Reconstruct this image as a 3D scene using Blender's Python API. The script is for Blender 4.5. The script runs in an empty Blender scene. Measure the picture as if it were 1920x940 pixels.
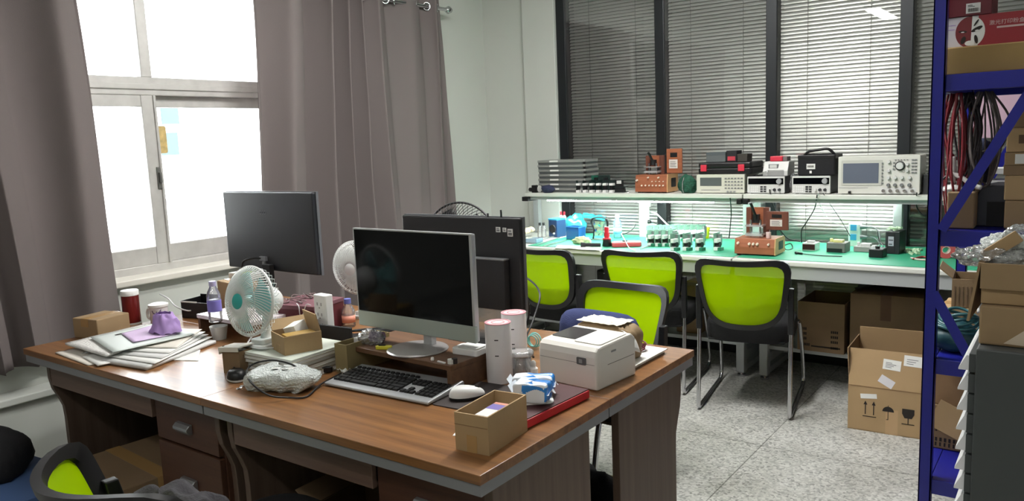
import bpy, math, random
from mathutils import Vector, Matrix, noise
random.seed(7)
SC = bpy.context.scene
COL = SC.collection
PI = math.pi
R = math.radians

# ------------------------------------------------------------------ camera
EYE = 1.51
F_PX = 1463.0
YAW, PITCH, ROLL = R(36.4), R(7.97), R(-2.37)
FWD = Vector((-math.sin(YAW)*math.cos(PITCH), math.cos(YAW)*math.cos(PITCH), -math.sin(PITCH)))
_rt = Vector((math.cos(YAW), math.sin(YAW), 0)); _up = _rt.cross(FWD)
RT = math.cos(ROLL)*_rt + math.sin(ROLL)*_up
UP = RT.cross(FWD)
cam = bpy.data.cameras.new('camera'); cam.sensor_width = 36; cam.lens = 36*F_PX/1920
cam.clip_start = 0.05; cam.clip_end = 200
camo = bpy.data.objects.new('camera', cam); COL.objects.link(camo)
camo.matrix_world = Matrix(((RT.x, UP.x, -FWD.x, 0), (RT.y, UP.y, -FWD.y, 0), (RT.z, UP.z, -FWD.z, EYE), (0, 0, 0, 1)))
SC.camera = camo

# ------------------------------------------------------------------ light
WORLD = 15.0
w = bpy.data.worlds.new('sky'); SC.world = w; w.use_nodes = True
w.node_tree.nodes['Background'].inputs[0].default_value = (0.93, 0.97, 1.0, 1)
w.node_tree.nodes['Background'].inputs[1].default_value = WORLD
SC.view_settings.view_transform = 'Standard'
SC.view_settings.look = 'None'
SC.view_settings.gamma = 1
SC.view_settings.use_curve_mapping = False
SC.view_settings.exposure = 0.15
CEIL_E = 22.0        # ceiling lights behind the camera
CEIL2_E = 110.0      # ceiling lights over the floor and the desks
LED_E = 80.0       # strip under the bench shelf
LED2_E = 48.0
CORR_E = 2.0        # unseen corridor lamp, added to brighten the gaps between blind slats

# ------------------------------------------------------------------ pixel -> place
def ray(px, py): return FWD*F_PX + RT*(px-960) - UP*(py-470)
def P(px, py, z=0.76):
    d = ray(px, py); t = (z-EYE)/d.z
    return Vector((d.x*t, d.y*t, z))
def PY(px, py, Y):
    d = ray(px, py); t = Y/d.y
    return Vector((d.x*t, Y, EYE+d.z*t))
def PX(px, py, X):
    d = ray(px, py); t = X/d.x
    return Vector((X, d.y*t, EYE+d.z*t))

# ------------------------------------------------------------------ materials
def lin(c): return tuple(((v/255)/12.92 if v/255 <= .04045 else ((v/255+.055)/1.055)**2.4) for v in c)
MATS = {}
def mat(name, rgb, rough=.55, metal=0, var=0, scale=8, bump=0, bscale=60, spec=.5, stretch=None, coat=0, emit=None, trans=0, alpha=1):
    if name in MATS: return MATS[name]
    m = bpy.data.materials.new(name); m.use_nodes = True; nt = m.node_tree; b = nt.nodes['Principled BSDF']
    c = lin(rgb)
    b.inputs['Base Color'].default_value = (*c, 1)
    b.inputs['Roughness'].default_value = rough; b.inputs['Metallic'].default_value = metal
    b.inputs['Specular IOR Level'].default_value = spec; b.inputs['Coat Weight'].default_value = coat
    b.inputs['Coat Roughness'].default_value = .15
    b.inputs['Alpha'].default_value = alpha
    if trans: b.inputs['Transmission Weight'].default_value = trans
    if emit: b.inputs['Emission Color'].default_value = (*emit[0], 1); b.inputs['Emission Strength'].default_value = emit[1]
    if var or bump:
        tc = nt.nodes.new('ShaderNodeTexCoord'); mp = nt.nodes.new('ShaderNodeMapping')
        nt.links.new(tc.outputs['Object'], mp.inputs[0])
        if stretch: mp.inputs['Scale'].default_value = stretch
    if var:
        n = nt.nodes.new('ShaderNodeTexNoise'); n.inputs['Scale'].default_value = scale; n.inputs['Detail'].default_value = 6
        nt.links.new(mp.outputs[0], n.inputs['Vector'])
        r = nt.nodes.new('ShaderNodeValToRGB'); r.color_ramp.elements[0].position = .3; r.color_ramp.elements[1].position = .72
        r.color_ramp.elements[0].color = (*[max(0, v*(1-var)) for v in c], 1); r.color_ramp.elements[1].color = (*[min(1, v*(1+var)) for v in c], 1)
        nt.links.new(n.outputs['Fac'], r.inputs[0]); nt.links.new(r.outputs[0], b.inputs['Base Color'])
    if bump:
        n2 = nt.nodes.new('ShaderNodeTexNoise'); n2.inputs['Scale'].default_value = bscale; n2.inputs['Detail'].default_value = 4
        nt.links.new(mp.outputs[0], n2.inputs['Vector'])
        bp = nt.nodes.new('ShaderNodeBump'); bp.inputs['Strength'].default_value = bump; bp.inputs['Distance'].default_value = .01
        nt.links.new(n2.outputs['Fac'], bp.inputs['Height']); nt.links.new(bp.outputs[0], b.inputs['Normal'])
    MATS[name] = m; return m
def clear(name, rgb=(255, 255, 255), diffuse=.12, refl=.12, rough=.05, bump=0, bscale=200, tint=(1, 1, 1)):
    """see-through pane or film: transparent, a mirror share, a little body colour"""
    if name in MATS: return MATS[name]
    m = bpy.data.materials.new(name); m.use_nodes = True; nt = m.node_tree; nt.nodes.clear()
    out = nt.nodes.new('ShaderNodeOutputMaterial')
    tr = nt.nodes.new('ShaderNodeBsdfTransparent'); tr.inputs[0].default_value = (*tint, 1)
    df = nt.nodes.new('ShaderNodeBsdfDiffuse'); df.inputs[0].default_value = (*lin(rgb), 1)
    gl = nt.nodes.new('ShaderNodeBsdfGlossy'); gl.inputs['Roughness'].default_value = rough
    lw = nt.nodes.new('ShaderNodeFresnel'); lw.inputs[0].default_value = 1.5
    ma = nt.nodes.new('ShaderNodeMath'); ma.operation = 'ADD'; ma.use_clamp = True; ma.inputs[1].default_value = refl-.04
    nt.links.new(lw.outputs[0], ma.inputs[0])
    a = nt.nodes.new('ShaderNodeMixShader'); a.inputs[0].default_value = diffuse
    nt.links.new(tr.outputs[0], a.inputs[1]); nt.links.new(df.outputs[0], a.inputs[2])
    s = nt.nodes.new('ShaderNodeMixShader'); nt.links.new(ma.outputs[0], s.inputs[0])
    nt.links.new(a.outputs[0], s.inputs[1]); nt.links.new(gl.outputs[0], s.inputs[2])
    if bump:
        tc = nt.nodes.new('ShaderNodeTexCoord'); n2 = nt.nodes.new('ShaderNodeTexVoronoi'); n2.inputs['Scale'].default_value = bscale
        nt.links.new(tc.outputs['Object'], n2.inputs['Vector'])
        bp = nt.nodes.new('ShaderNodeBump'); bp.inputs['Strength'].default_value = bump; bp.inputs['Distance'].default_value = .01
        nt.links.new(n2.outputs['Distance'], bp.inputs['Height'])
        for q in (gl, df): nt.links.new(bp.outputs[0], q.inputs['Normal'])
    nt.links.new(s.outputs[0], out.inputs[0]); MATS[name] = m; return m
def emission(name, rgb, strength):
    m = bpy.data.materials.new(name); m.use_nodes = True; nt = m.node_tree; nt.nodes.clear()
    out = nt.nodes.new('ShaderNodeOutputMaterial'); e = nt.nodes.new('ShaderNodeEmission')
    e.inputs[0].default_value = (*rgb, 1); e.inputs[1].default_value = strength
    nt.links.new(e.outputs[0], out.inputs[0]); return m

def terrazzo():
    m = bpy.data.materials.new('terrazzo'); m.use_nodes = True; nt = m.node_tree; b = nt.nodes['Principled BSDF']
    tc = nt.nodes.new('ShaderNodeTexCoord')
    def ramp(src, stops):
        r = nt.nodes.new('ShaderNodeValToRGB'); e = r.color_ramp.elements
        e[0].position, e[0].color = stops[0][0], (*lin(stops[0][1]), 1); e[1].position, e[1].color = stops[-1][0], (*lin(stops[-1][1]), 1)
        for p, c in stops[1:-1]:
            q = e.new(p); q.color = (*lin(c), 1)
        nt.links.new(src, r.inputs[0]); return r
    v = nt.nodes.new('ShaderNodeTexVoronoi'); v.inputs['Scale'].default_value = 95; nt.links.new(tc.outputs['Object'], v.inputs['Vector'])
    sep = nt.nodes.new('ShaderNodeSeparateColor'); nt.links.new(v.outputs['Color'], sep.inputs[0])
    r1 = ramp(sep.outputs[0], [(0, (138, 138, 135)), (.2, (172, 172, 168)), (.55, (192, 192, 187)), (1, (212, 212, 207))])
    n = nt.nodes.new('ShaderNodeTexNoise'); n.inputs['Scale'].default_value = 3; nt.links.new(tc.outputs['Object'], n.inputs['Vector'])
    r2 = ramp(n.outputs['Fac'], [(.3, (215, 215, 212)), (.7, (255, 255, 255))])
    mx = nt.nodes.new('ShaderNodeMix'); mx.data_type = 'RGBA'; mx.blend_type = 'MULTIPLY'; mx.inputs['Factor'].default_value = 1
    nt.links.new(r1.outputs[0], mx.inputs['A']); nt.links.new(r2.outputs[0], mx.inputs['B'])
    br = nt.nodes.new('ShaderNodeTexBrick'); br.inputs['Scale'].default_value = 1; br.offset = 0
    br.inputs['Brick Width'].default_value = 1.2; br.inputs['Row Height'].default_value = 1.2; br.inputs['Mortar Size'].default_value = .003
    br.inputs['Color1'].default_value = br.inputs['Color2'].default_value = (1, 1, 1, 1); br.inputs['Mortar'].default_value = (.45, .45, .44, 1)
    nt.links.new(tc.outputs['Object'], br.inputs['Vector'])
    m2 = nt.nodes.new('ShaderNodeMix'); m2.data_type = 'RGBA'; m2.blend_type = 'MULTIPLY'; m2.inputs['Factor'].default_value = 1
    nt.links.new(mx.outputs['Result'], m2.inputs['A']); nt.links.new(br.outputs['Color'], m2.inputs['B'])
    nt.links.new(m2.outputs['Result'], b.inputs['Base Color']); b.inputs['Roughness'].default_value = .42
    return m
def wood(name, c1, c2, axis=0, rough=.38, sc=1.0, spec=.5):
    if name in MATS: return MATS[name]
    m = bpy.data.materials.new(name); m.use_nodes = True; nt = m.node_tree; b = nt.nodes['Principled BSDF']
    tc = nt.nodes.new('ShaderNodeTexCoord'); mp = nt.nodes.new('ShaderNodeMapping')
    s = [38*sc, 38*sc, 38*sc]; s[axis] = 1.6*sc; mp.inputs['Scale'].default_value = s
    nt.links.new(tc.outputs['Object'], mp.inputs[0])
    n = nt.nodes.new('ShaderNodeTexNoise'); n.inputs['Scale'].default_value = 1; n.inputs['Detail'].default_value = 8; n.inputs['Roughness'].default_value = .65
    nt.links.new(mp.outputs[0], n.inputs['Vector'])
    r = nt.nodes.new('ShaderNodeValToRGB'); r.color_ramp.elements[0].position = .32; r.color_ramp.elements[1].position = .7
    r.color_ramp.elements[0].color = (*lin(c1), 1); r.color_ramp.elements[1].color = (*lin(c2), 1)
    nt.links.new(n.outputs['Fac'], r.inputs[0]); nt.links.new(r.outputs[0], b.inputs['Base Color'])
    b.inputs['Roughness'].default_value = rough; b.inputs['Specular IOR Level'].default_value = spec
    MATS[name] = m; return m
def fabric(name, rgb, translucent=.25, see=0, weave=0):
    if name in MATS: return MATS[name]
    m = bpy.data.materials.new(name); m.use_nodes = True; nt = m.node_tree; nt.nodes.clear()
    out = nt.nodes.new('ShaderNodeOutputMaterial'); d = nt.nodes.new('ShaderNodeBsdfDiffuse'); t = nt.nodes.new('ShaderNodeBsdfTranslucent')
    d.inputs[0].default_value = t.inputs[0].default_value = (*lin(rgb), 1)
    mx = nt.nodes.new('ShaderNodeMixShader'); mx.inputs[0].default_value = translucent
    nt.links.new(d.outputs[0], mx.inputs[1]); nt.links.new(t.outputs[0], mx.inputs[2]); last = mx
    if see:
        tr = nt.nodes.new('ShaderNodeBsdfTransparent'); m2 = nt.nodes.new('ShaderNodeMixShader'); m2.inputs[0].default_value = see
        nt.links.new(mx.outputs[0], m2.inputs[1]); nt.links.new(tr.outputs[0], m2.inputs[2]); last = m2
    if weave:
        tc = nt.nodes.new('ShaderNodeTexCoord'); n = nt.nodes.new('ShaderNodeTexNoise'); n.inputs['Scale'].default_value = weave
        nt.links.new(tc.outputs['Object'], n.inputs['Vector'])
        bp = nt.nodes.new('ShaderNodeBump'); bp.inputs['Strength'].default_value = .25; bp.inputs['Distance'].default_value = .004
        nt.links.new(n.outputs['Fac'], bp.inputs['Height']); nt.links.new(bp.outputs[0], d.inputs['Normal'])
    nt.links.new(last.outputs[0], out.inputs[0]); MATS[name] = m; return m

M_WALL = mat('white wall paint', (202, 205, 198), .8, var=.03, scale=1.2, bump=.05, bscale=9)
M_CEIL = mat('ceiling paint', (225, 225, 222), .9)
M_FLOOR = terrazzo()
M_FRAME = mat('dark frame aluminium', (38, 41, 44), .4, .3)
M_WINF = mat('grey window aluminium', (196, 194, 190), .45, .25, var=.08, scale=14)
M_PANE = clear('window pane', refl=.05, diffuse=0)
M_PART = clear('partition glass', refl=.09, diffuse=0.0, rough=.01)
M_SLAT = mat('blind slat', (196, 199, 193), .36, .55)
M_CORD = mat('blind cord', (120, 122, 118), .8)
M_CURT = fabric('curtain taupe', (124, 116, 114), .05, weave=500)
M_CHROME = mat('chrome', (205, 205, 208), .18, 1)
M_STEEL = mat('steel', (170, 172, 174), .35, .8)
M_BLACK = mat('black plastic', (22, 22, 24), .42)
M_BLACKM = mat('matt black plastic', (30, 31, 34), .7)
M_BFAB = mat('black fabric', (24, 24, 27), .9, bump=.3, bscale=300)
M_SCREEN = mat('dark screen', (5, 6, 9), .1, spec=.16)
M_LIME = fabric('lime mesh', (182, 222, 8), .35, .08)
M_SILVER = mat('silver plastic', (186, 188, 190), .35, .4)
M_LGREY = mat('light grey plastic', (205, 206, 203), .45)
M_WHITE = mat('white plastic', (232, 232, 230), .4)
M_PAPER = mat('paper', (226, 226, 222), .85)
M_CARD = mat('cardboard', (154, 129, 96), .85, var=.07, scale=5, bump=.08, bscale=40)
M_CARD2 = mat('cardboard pale', (170, 142, 104), .85, var=.06, scale=5, bump=.08, bscale=40)
M_CARD3 = mat('cardboard brown', (134, 110, 82), .85, var=.09, scale=5, bump=.08, bscale=40)
M_CARDIN = mat('cardboard inside', (140, 110, 78), .9, var=.05, scale=6)
M_TAPE = mat('parcel tape', (176, 140, 92), .25)
M_INK = mat('black print', (38, 32, 28), .8)
M_RED = mat('red plastic', (190, 32, 48), .4)
M_BLUEP = mat('rack blue paint', (26, 30, 128), .35)
M_CABLE = mat('black cable', (18, 18, 20), .5)
M_WCABLE = mat('white cable', (220, 220, 220), .5)
M_PCB = mat('circuit board green', (28, 92, 74), .5, var=.25, scale=70)
M_PCBD = mat('circuit board dark', (22, 42, 38), .5, var=.4, scale=80)
M_CLEAR = clear('clear plastic', diffuse=.22, refl=.1)
M_FILM = clear('bubble film', diffuse=.2, refl=.2, rough=.12, bump=.9, bscale=90)

# ------------------------------------------------------------------ mesh builder
class MB:
    def __init__(s, T=None): s.v = []; s.f = []; s.T = T or Matrix(); s.m = 0; s.mi = []
    def add(s, vs, fs, T=None):
        k = len(s.v); X = s.T @ T if T else s.T
        s.v += [X @ Vector(p) for p in vs]; s.f += [[i+k for i in q] for q in fs]; s.mi += [s.m]*len(fs); return s
    def box(s, x0, y0, z0, x1, y1, z1, T=None):
        return s.add([(x0,y0,z0),(x1,y0,z0),(x1,y1,z0),(x0,y1,z0),(x0,y0,z1),(x1,y0,z1),(x1,y1,z1),(x0,y1,z1)],
                     [(3,2,1,0),(4,5,6,7),(0,1,5,4),(1,2,6,5),(2,3,7,6),(3,0,4,7)], T)
    def cbox(s, c, d, T=None): return s.box(c[0]-d[0]/2, c[1]-d[1]/2, c[2]-d[2]/2, c[0]+d[0]/2, c[1]+d[1]/2, c[2]+d[2]/2, T)
    def prism(s, poly, z0, z1, T=None):
        n = len(poly)
        return s.add([(x,y,z0) for x,y in poly]+[(x,y,z1) for x,y in poly],
                     [list(range(n))[::-1], list(range(n, 2*n))]+[(i,(i+1)%n,n+(i+1)%n,n+i) for i in range(n)], T)
    def prism_x(s, poly, x0, x1):           # poly in (y,z)
        return s.prism(poly, x0, x1, Matrix(((0,0,1,0),(1,0,0,0),(0,1,0,0),(0,0,0,1))))
    def prism_y(s, poly, y0, y1):           # poly in (x,z)
        return s.prism(poly[::-1], y0, y1, Matrix(((1,0,0,0),(0,0,1,0),(0,1,0,0),(0,0,0,1))))
    def rbox(s, x0, y0, x1, y1, z0, z1, r=.01, n=4, T=None):
        return s.prism(rrect(x0, y0, x1, y1, r, n), z0, z1, T)
    def cyl(s, p0, p1, r0, r1=None, n=16, caps=True):
        r1 = r0 if r1 is None else r1; p0 = Vector(p0); p1 = Vector(p1); q = (p1-p0).to_track_quat('Z', 'Y').to_matrix()
        vs = [p0+q@Vector((r0*math.cos(2*PI*i/n), r0*math.sin(2*PI*i/n), 0)) for i in range(n)]
        vs += [p1+q@Vector((r1*math.cos(2*PI*i/n), r1*math.sin(2*PI*i/n), 0)) for i in range(n)]
        fs = [(i,(i+1)%n,n+(i+1)%n,n+i) for i in range(n)]
        if caps: fs += [list(range(n))[::-1], list(range(n, 2*n))]
        return s.add(vs, fs)
    def tube(s, pts, r, n=8, closed=False):
        pts = [Vector(p) for p in pts]; N = len(pts); vs = []; fs = []; up = None
        for i, p in enumerate(pts):
            a = pts[i-1] if (i > 0 or closed) else p; b = pts[(i+1) % N] if (i < N-1 or closed) else p
            t = (b-a).normalized()
            if up is None:
                up = Vector((0,0,1)) if abs(t.z) < .9 else Vector((1,0,0))
            u = (up-t*up.dot(t)).normalized(); up = u; w_ = t.cross(u)
            vs += [p+r*(u*math.cos(2*PI*k/n)+w_*math.sin(2*PI*k/n)) for k in range(n)]
        for i in range(N if closed else N-1):
            j = (i+1) % N
            fs += [(i*n+k, i*n+(k+1)%n, j*n+(k+1)%n, j*n+k) for k in range(n)]
        if not closed: fs += [list(range(n))[::-1], [(N-1)*n+k for k in range(n)]]
        return s.add(vs, fs)
    def lathe(s, prof, n=24, T=None, ring=None):
        vs = []; fs = []
        for (r, z) in prof: vs += [(r*math.cos(2*PI*i/n), r*math.sin(2*PI*i/n), z) for i in range(n)]
        for j in range(len(prof)-1): fs += [(j*n+i, j*n+(i+1)%n, (j+1)*n+(i+1)%n, (j+1)*n+i) for i in range(n)]
        if prof[0][0] > 1e-6 and not ring: fs.append(list(range(n))[::-1])
        if prof[-1][0] > 1e-6 and not ring: fs.append([(len(prof)-1)*n+i for i in range(n)])
        return s.add(vs, fs, T)
    def sheet(s, fn, nu, nv, closed_u=False):
        vs = [fn(i/nu, j/nv) for j in range(nv+1) for i in range(nu+(0 if closed_u else 1))]; W = nu+(0 if closed_u else 1)
        fs = [(j*W+i, j*W+(i+1)%W, (j+1)*W+(i+1)%W, (j+1)*W+i) for j in range(nv) for i in range(nu)]
        return s.add(vs, fs)
def rrect(x0, y0, x1, y1, r, n=4):
    o = []
    for cx, cy, a in ((x1-r,y0+r,-PI/2),(x1-r,y1-r,0),(x0+r,y1-r,PI/2),(x0+r,y0+r,PI)):
        o += [(cx+r*math.cos(a+PI/2*i/n), cy+r*math.sin(a+PI/2*i/n)) for i in range(n+1)]
    return o
def spline(pts, k=8, closed=False):
    pts = [Vector(p) for p in pts]; N = len(pts); o = []
    for i in range(N if closed else N-1):
        g = lambda q: pts[q % N] if closed else pts[max(0, min(N-1, q))]
        a, b, c, d = g(i-1), g(i), g(i+1), g(i+2)
        for j in range(k):
            t = j/k
            o.append(.5*((2*b)+(c-a)*t+(2*a-5*b+4*c-d)*t*t+(3*b-a-3*c+d)*t**3))
    if not closed: o.append(pts[-1])
    return o

def obj(name, mb, m, parent=None, bevel=0, smooth=False, solid=0, sub=0, auto=None):
    me = bpy.data.meshes.new(name); me.from_pydata(mb.v, [], mb.f)
    ms = m if isinstance(m, (list, tuple)) else [m]
    for q in ms: me.materials.append(q)
    if len(ms) > 1: me.polygons.foreach_set('material_index', mb.mi)
    if smooth:
        me.polygons.foreach_set('use_smooth', [True]*len(me.polygons))
    me.update()
    if smooth and auto is not None: me.set_sharp_from_angle(angle=R(auto))
    o = bpy.data.objects.new(name, me); COL.objects.link(o)
    if parent: o.parent = parent
    if solid:
        q = o.modifiers.new('solid', 'SOLIDIFY'); q.thickness = solid; q.offset = 0
    if sub:
        q = o.modifiers.new('sub', 'SUBSURF'); q.levels = sub; q.render_levels = sub
    if bevel:
        q = o.modifiers.new('bevel', 'BEVEL'); q.width = bevel; q.segments = 2; q.limit_method = 'ANGLE'; q.angle_limit = R(40)
    return o
def tag(o, label, cat, group=None, loc=None, rz=None, rot=None):
    o['label'] = label; o['category'] = cat
    if group: o['group'] = group
    if loc is not None: o.location = loc
    if rz is not None: o.rotation_euler = (0, 0, rz)
    if rot is not None: o.rotation_euler = rot
    return o
def thing(name, label, cat, loc=(0, 0, 0), rz=0, group=None, rot=None):
    o = bpy.data.objects.new(name, None); COL.objects.link(o); o.empty_display_size = .05
    tag(o, label, cat, group, loc, rz)
    if rot: o.rotation_euler = rot
    return o
def struct(name, mb, m, **k):
    o = obj(name, mb, m, **k); o['kind'] = 'structure'; return o
def dup(root, loc, rz=None, label=None, rot=None):
    r = root.copy(); COL.objects.link(r); r.location = loc
    if rz is not None: r.rotation_euler = (0, 0, rz)
    if rot is not None: r.rotation_euler = rot
    if label: r['label'] = label
    for ch in list(root.children):
        c = ch.copy(); COL.objects.link(c); c.parent = r
        for g in list(ch.children):
            d = g.copy(); COL.objects.link(d); d.parent = c
    return r
DEPS = None
def lettering(parent, s, size, T, m, depth=.0006, name='lettering', align='CENTER'):
    cu = bpy.data.curves.new('t', 'FONT'); cu.body = s; cu.size = size; cu.align_x = align; cu.align_y = 'CENTER'; cu.extrude = depth/2
    to = bpy.data.objects.new('t', cu); COL.objects.link(to)
    bpy.context.view_layer.update(); dg = bpy.context.evaluated_depsgraph_get()
    me = bpy.data.meshes.new_from_object(to.evaluated_get(dg)); bpy.data.objects.remove(to)
    me.transform(T); me.materials.clear(); me.materials.append(m)
    o = bpy.data.objects.new(name, me); COL.objects.link(o); o.parent = parent; return o
def facing(c, normal_rz=0, tilt=0):
    """text plane standing upright, its front towards -Y (rotated by normal_rz about Z)"""
    return Matrix.Translation(c) @ Matrix.Rotation(normal_rz, 4, 'Z') @ Matrix.Rotation(PI/2+tilt, 4, 'X')

# =================================================================== ROOM
XL, XR, YB, YF, ZC = -3.98, 1.45, 5.15, -3.4, 3.0
WY0, WY1, WZ0, WZ1 = 0.75, 4.0, .88, 2.62      # window hole in the left wall
struct('floor', MB().box(XL-.3, YF-.2, -.1, XR+.2, 8.2, 0), M_FLOOR)
struct('ceiling', MB().box(XL-.3, YF-.2, ZC, XR+.2, 8.2, ZC+.1), M_CEIL)
struct('wall_left', MB().box(XL-.24, YF, 0, XL, 8, WZ0).box(XL-.24, YF, WZ1, XL, 8, ZC).box(XL-.24, YF, WZ0, XL, WY0, WZ1).box(XL-.24, WY1, WZ0, XL, 8, WZ1), M_WALL)
struct('wall_right', MB().box(XR, YF, 0, XR+.2, 8, ZC), M_WALL)
struct('wall_front', MB().box(XL-.24, YF-.2, 0, XR+.2, YF, ZC), M_WALL)
struct('wall_corridor', MB().box(XL-.24, 8, 0, XR+.2, 8.2, ZC), M_WALL)
GX0 = PY(1052, 150, YB).x
struct('wall_back', MB().box(XL, YB-.02, 0, GX0, YB+.16, ZC), M_WALL)
struct('pillar', MB().box(PY(984, 200, YB-.07).x, YB-.07, 0, GX0-.005, YB-.02, ZC), M_WALL, bevel=.006)
# casing below the window
struct('trim_1', MB().box(XL, YF, .0, XL+.1, 3.9, .42).box(XL, YF, .42, XL+.13, 3.9, .455), M_WALL, bevel=.006)
struct('window_sill', MB().box(XL-.2, WY0, WZ0-.03, XL+.05, WY1, WZ0+.004), mat('sill stone', (226, 222, 212), .5, var=.05), bevel=.006)
# ---- aluminium window
XW = XL-.14
yM = PX(288, 330, XW).y
zT1, zT0 = PX(270, 146, XW).z, PX(275, 180, XW).z
wf = MB()
wf.box(XW-.04, WY0, WZ0, XW+.04, WY1, WZ0+.045).box(XW-.04, WY0, WZ1-.05, XW+.04, WY1, WZ1)
wf.box(XW-.04, WY0, WZ0, XW+.04, WY0+.05, WZ1).box(XW-.04, WY1-.05, WZ0, XW+.04, WY1, WZ1)
wf.box(XW-.04, WY0, zT0, XW+.045, WY1, zT1).box(XW-.03, WY0, zT0+.03, XW+.055, WY1, zT0+.06)
wf.box(XW-.035, yM-.03, zT1, XW+.035, yM+.03, WZ1)
wo = struct('window_1', wf, M_WINF, bevel=.004)
def sash(y0, y1, x, name):
    s = MB(); z0, z1 = WZ0+.045, zT0
    s.box(x-.02, y0, z0, x+.02, y0+.085, z1).box(x-.02, y1-.085, z0, x+.02, y1, z1)
    s.box(x-.018, y0+.085, z0, x+.018, y1-.085, z0+.095).box(x-.018, y0+.085, z1-.06, x+.018, y1-.085, z1)
    s.box(x+.015, y1-.02, z0, x+.03, y1-.006, z1)
    return obj(name, s, M_WINF, wo, bevel=.003)
for i, (a, b, x) in enumerate(((WY0+.05, yM+.035, XW+.022), (yM-.03, yM+1.0, XW-.022), (yM+.95, WY1-.05, XW+.022))):
    sf = sash(a, b, x, 'sash')
    obj('pane', MB().box(x-.003, a+.085, WZ0+.14, x+.003, b-.085, zT0-.06), M_PANE, sf)
for a, b in ((WY0+.05, yM-.03), (yM+.03, WY1-.05)):
    obj('pane', MB().box(XW-.003, a, zT1, XW+.003, b, WZ1-.05), M_PANE, wo)
c = PX(290, 262, XW+.046)
obj('sticker', MB().rbox(-.028, -.075, .028, .075, 0, .001, .012, T=Matrix.Translation((XW-.0005, yM+.07, c.z)) @ Matrix.Rotation(PI/2, 4, 'Z') @ Matrix.Rotation(PI/2, 4, 'X')), mat('old sticker', (205, 180, 120), .7, var=.25, scale=40), wo)
c = PX(281, 335, XW+.043)
lk = MB().box(XW+.042, yM-.005, c.z-.06, XW+.05, yM+.022, c.z+.06); lk.box(XW+.05, yM+.002, c.z-.025, XW+.062, yM+.014, c.z+.03)
obj('latch', lk, mat('dull latch', (120, 120, 116), .4, .7), wo, bevel=.002)
# ---- outside
g = MB().box(-30, -20, -4.1, XL-.24, 40, -4)
struct('ground_outside', g, mat('pale concrete', (225, 225, 222), .9))
fac = MB().box(-17, -12, -4, -14, 40, 10)
bld = thing('building', 'pale building with blue windows across the yard outside the window', 'building', (0, 0, 0))
obj('facade', fac, mat('pale render', (244, 244, 242), .9), bld)
for pz in (212, 270):
    c = PX(317, pz, -14.0)
    obj('window', MB().box(-14.02, c.y-.17, c.z-.21, -13.96, c.y+.17, c.z+.21), mat('blue window glass', (70, 84, 92), .9, spec=.05), bld)
c = PX(360, 372, -13.6)
obj('canopy', MB().prism_x([(c.y-.35, c.z-.12), (c.y+.3, c.z-.02), (c.y+.3, c.z+.04), (c.y-.35, c.z+.0)], -14.0, -13.2), mat('grey canopy', (90, 90, 92), .8), bld)

# ---- glass partition along the back
MX = [GX0+.035, PY(1242, 150, YB).x, PY(1450, 150, YB).x, PY(1700, 150, YB).x]
MX += [MX[-1]+.78, MX[-1]+1.56, XR-.03]
tr = MB()
for i, x in enumerate(MX):
    hw = .035 if i else .038
    tr.box(x-hw, YB-.045, 0, x+hw, YB+.1, ZC)
tr.box(GX0, YB-.04, 0, XR, YB+.09, .06).box(GX0, YB-.04, ZC-.06, XR, YB+.09, ZC)
struct('trim_2', tr, M_FRAME, bevel=.004)
tilts = [61, 63, 69, 54, 54, 54]
blabels = ['closed grey venetian blind in the glass panel beside the white wall',
           'grey venetian blind in the second glass panel from the white wall',
           'brightest pale venetian blind, in the panel behind the oscilloscope',
           'grey venetian blind in the panel just behind the blue rack post',
           'venetian blind in the panel behind the hanging test leads',
           'venetian blind in the last panel by the side wall']
for i in range(6):
    x0, x1 = MX[i]+.038, MX[i+1]-.036
    struct('window_%d' % (i+2), MB().box(x0-.003, YB-.034, .06, x1+.003, YB-.028, ZC-.06), M_PART)
    if x1-x0 < .1: continue
    th = thing('venetian_blind', blabels[i], 'blind', ((x0+x1)/2, YB+.03, 0), 0, 'blinds in the glass partition')
    s = MB(); L = (x1-x0)/2; a = R(tilts[i]); n = int((ZC-.15)/.0235)
    for k in range(n):
        z = .075+.0235*k+random.uniform(-.0008, .0008)
        prof = [(-.0125, 0), (-.004, .0016), (.004, .0016), (.0125, 0)]
        q = [(y*math.cos(a)-h*math.sin(a), z+y*math.sin(a)+h*math.cos(a)) for y, h in prof]
        s.add([(sx*L, y, zz) for sx in (-1, 1) for y, zz in q], [(j, j+1, j+5, j+4) for j in range(3)])
    obj('slats', s, M_SLAT, th)
    for fx in (-.52, .52):
        obj('ladder_cord', MB().cyl((fx*L, -.014, .07), (fx*L, -.014, ZC-.06), .0016, n=6), M_CORD, th)
    obj('headrail', MB().box(-L, -.018, ZC-.1, L, .018, ZC-.062), M_SLAT, th)
# a paper taped on the glass behind the rack
c = PY(1885, 205, YB-.04)
pp = thing('wall_poster', 'pale sheet with a pink lower half taped on the glass behind the hanging leads', 'poster', (c.x+.05, YB-.037, 0))
obj('paper', MB().box(-.2, -.001, 1.42, .28, .0, 2.0), mat('lilac paper', (214, 208, 222), .8), pp)
obj('print', MB().box(-.2, -.0018, 1.42, .28, -.001, 1.66), mat('pink print', (190, 160, 176), .8), pp)

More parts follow.
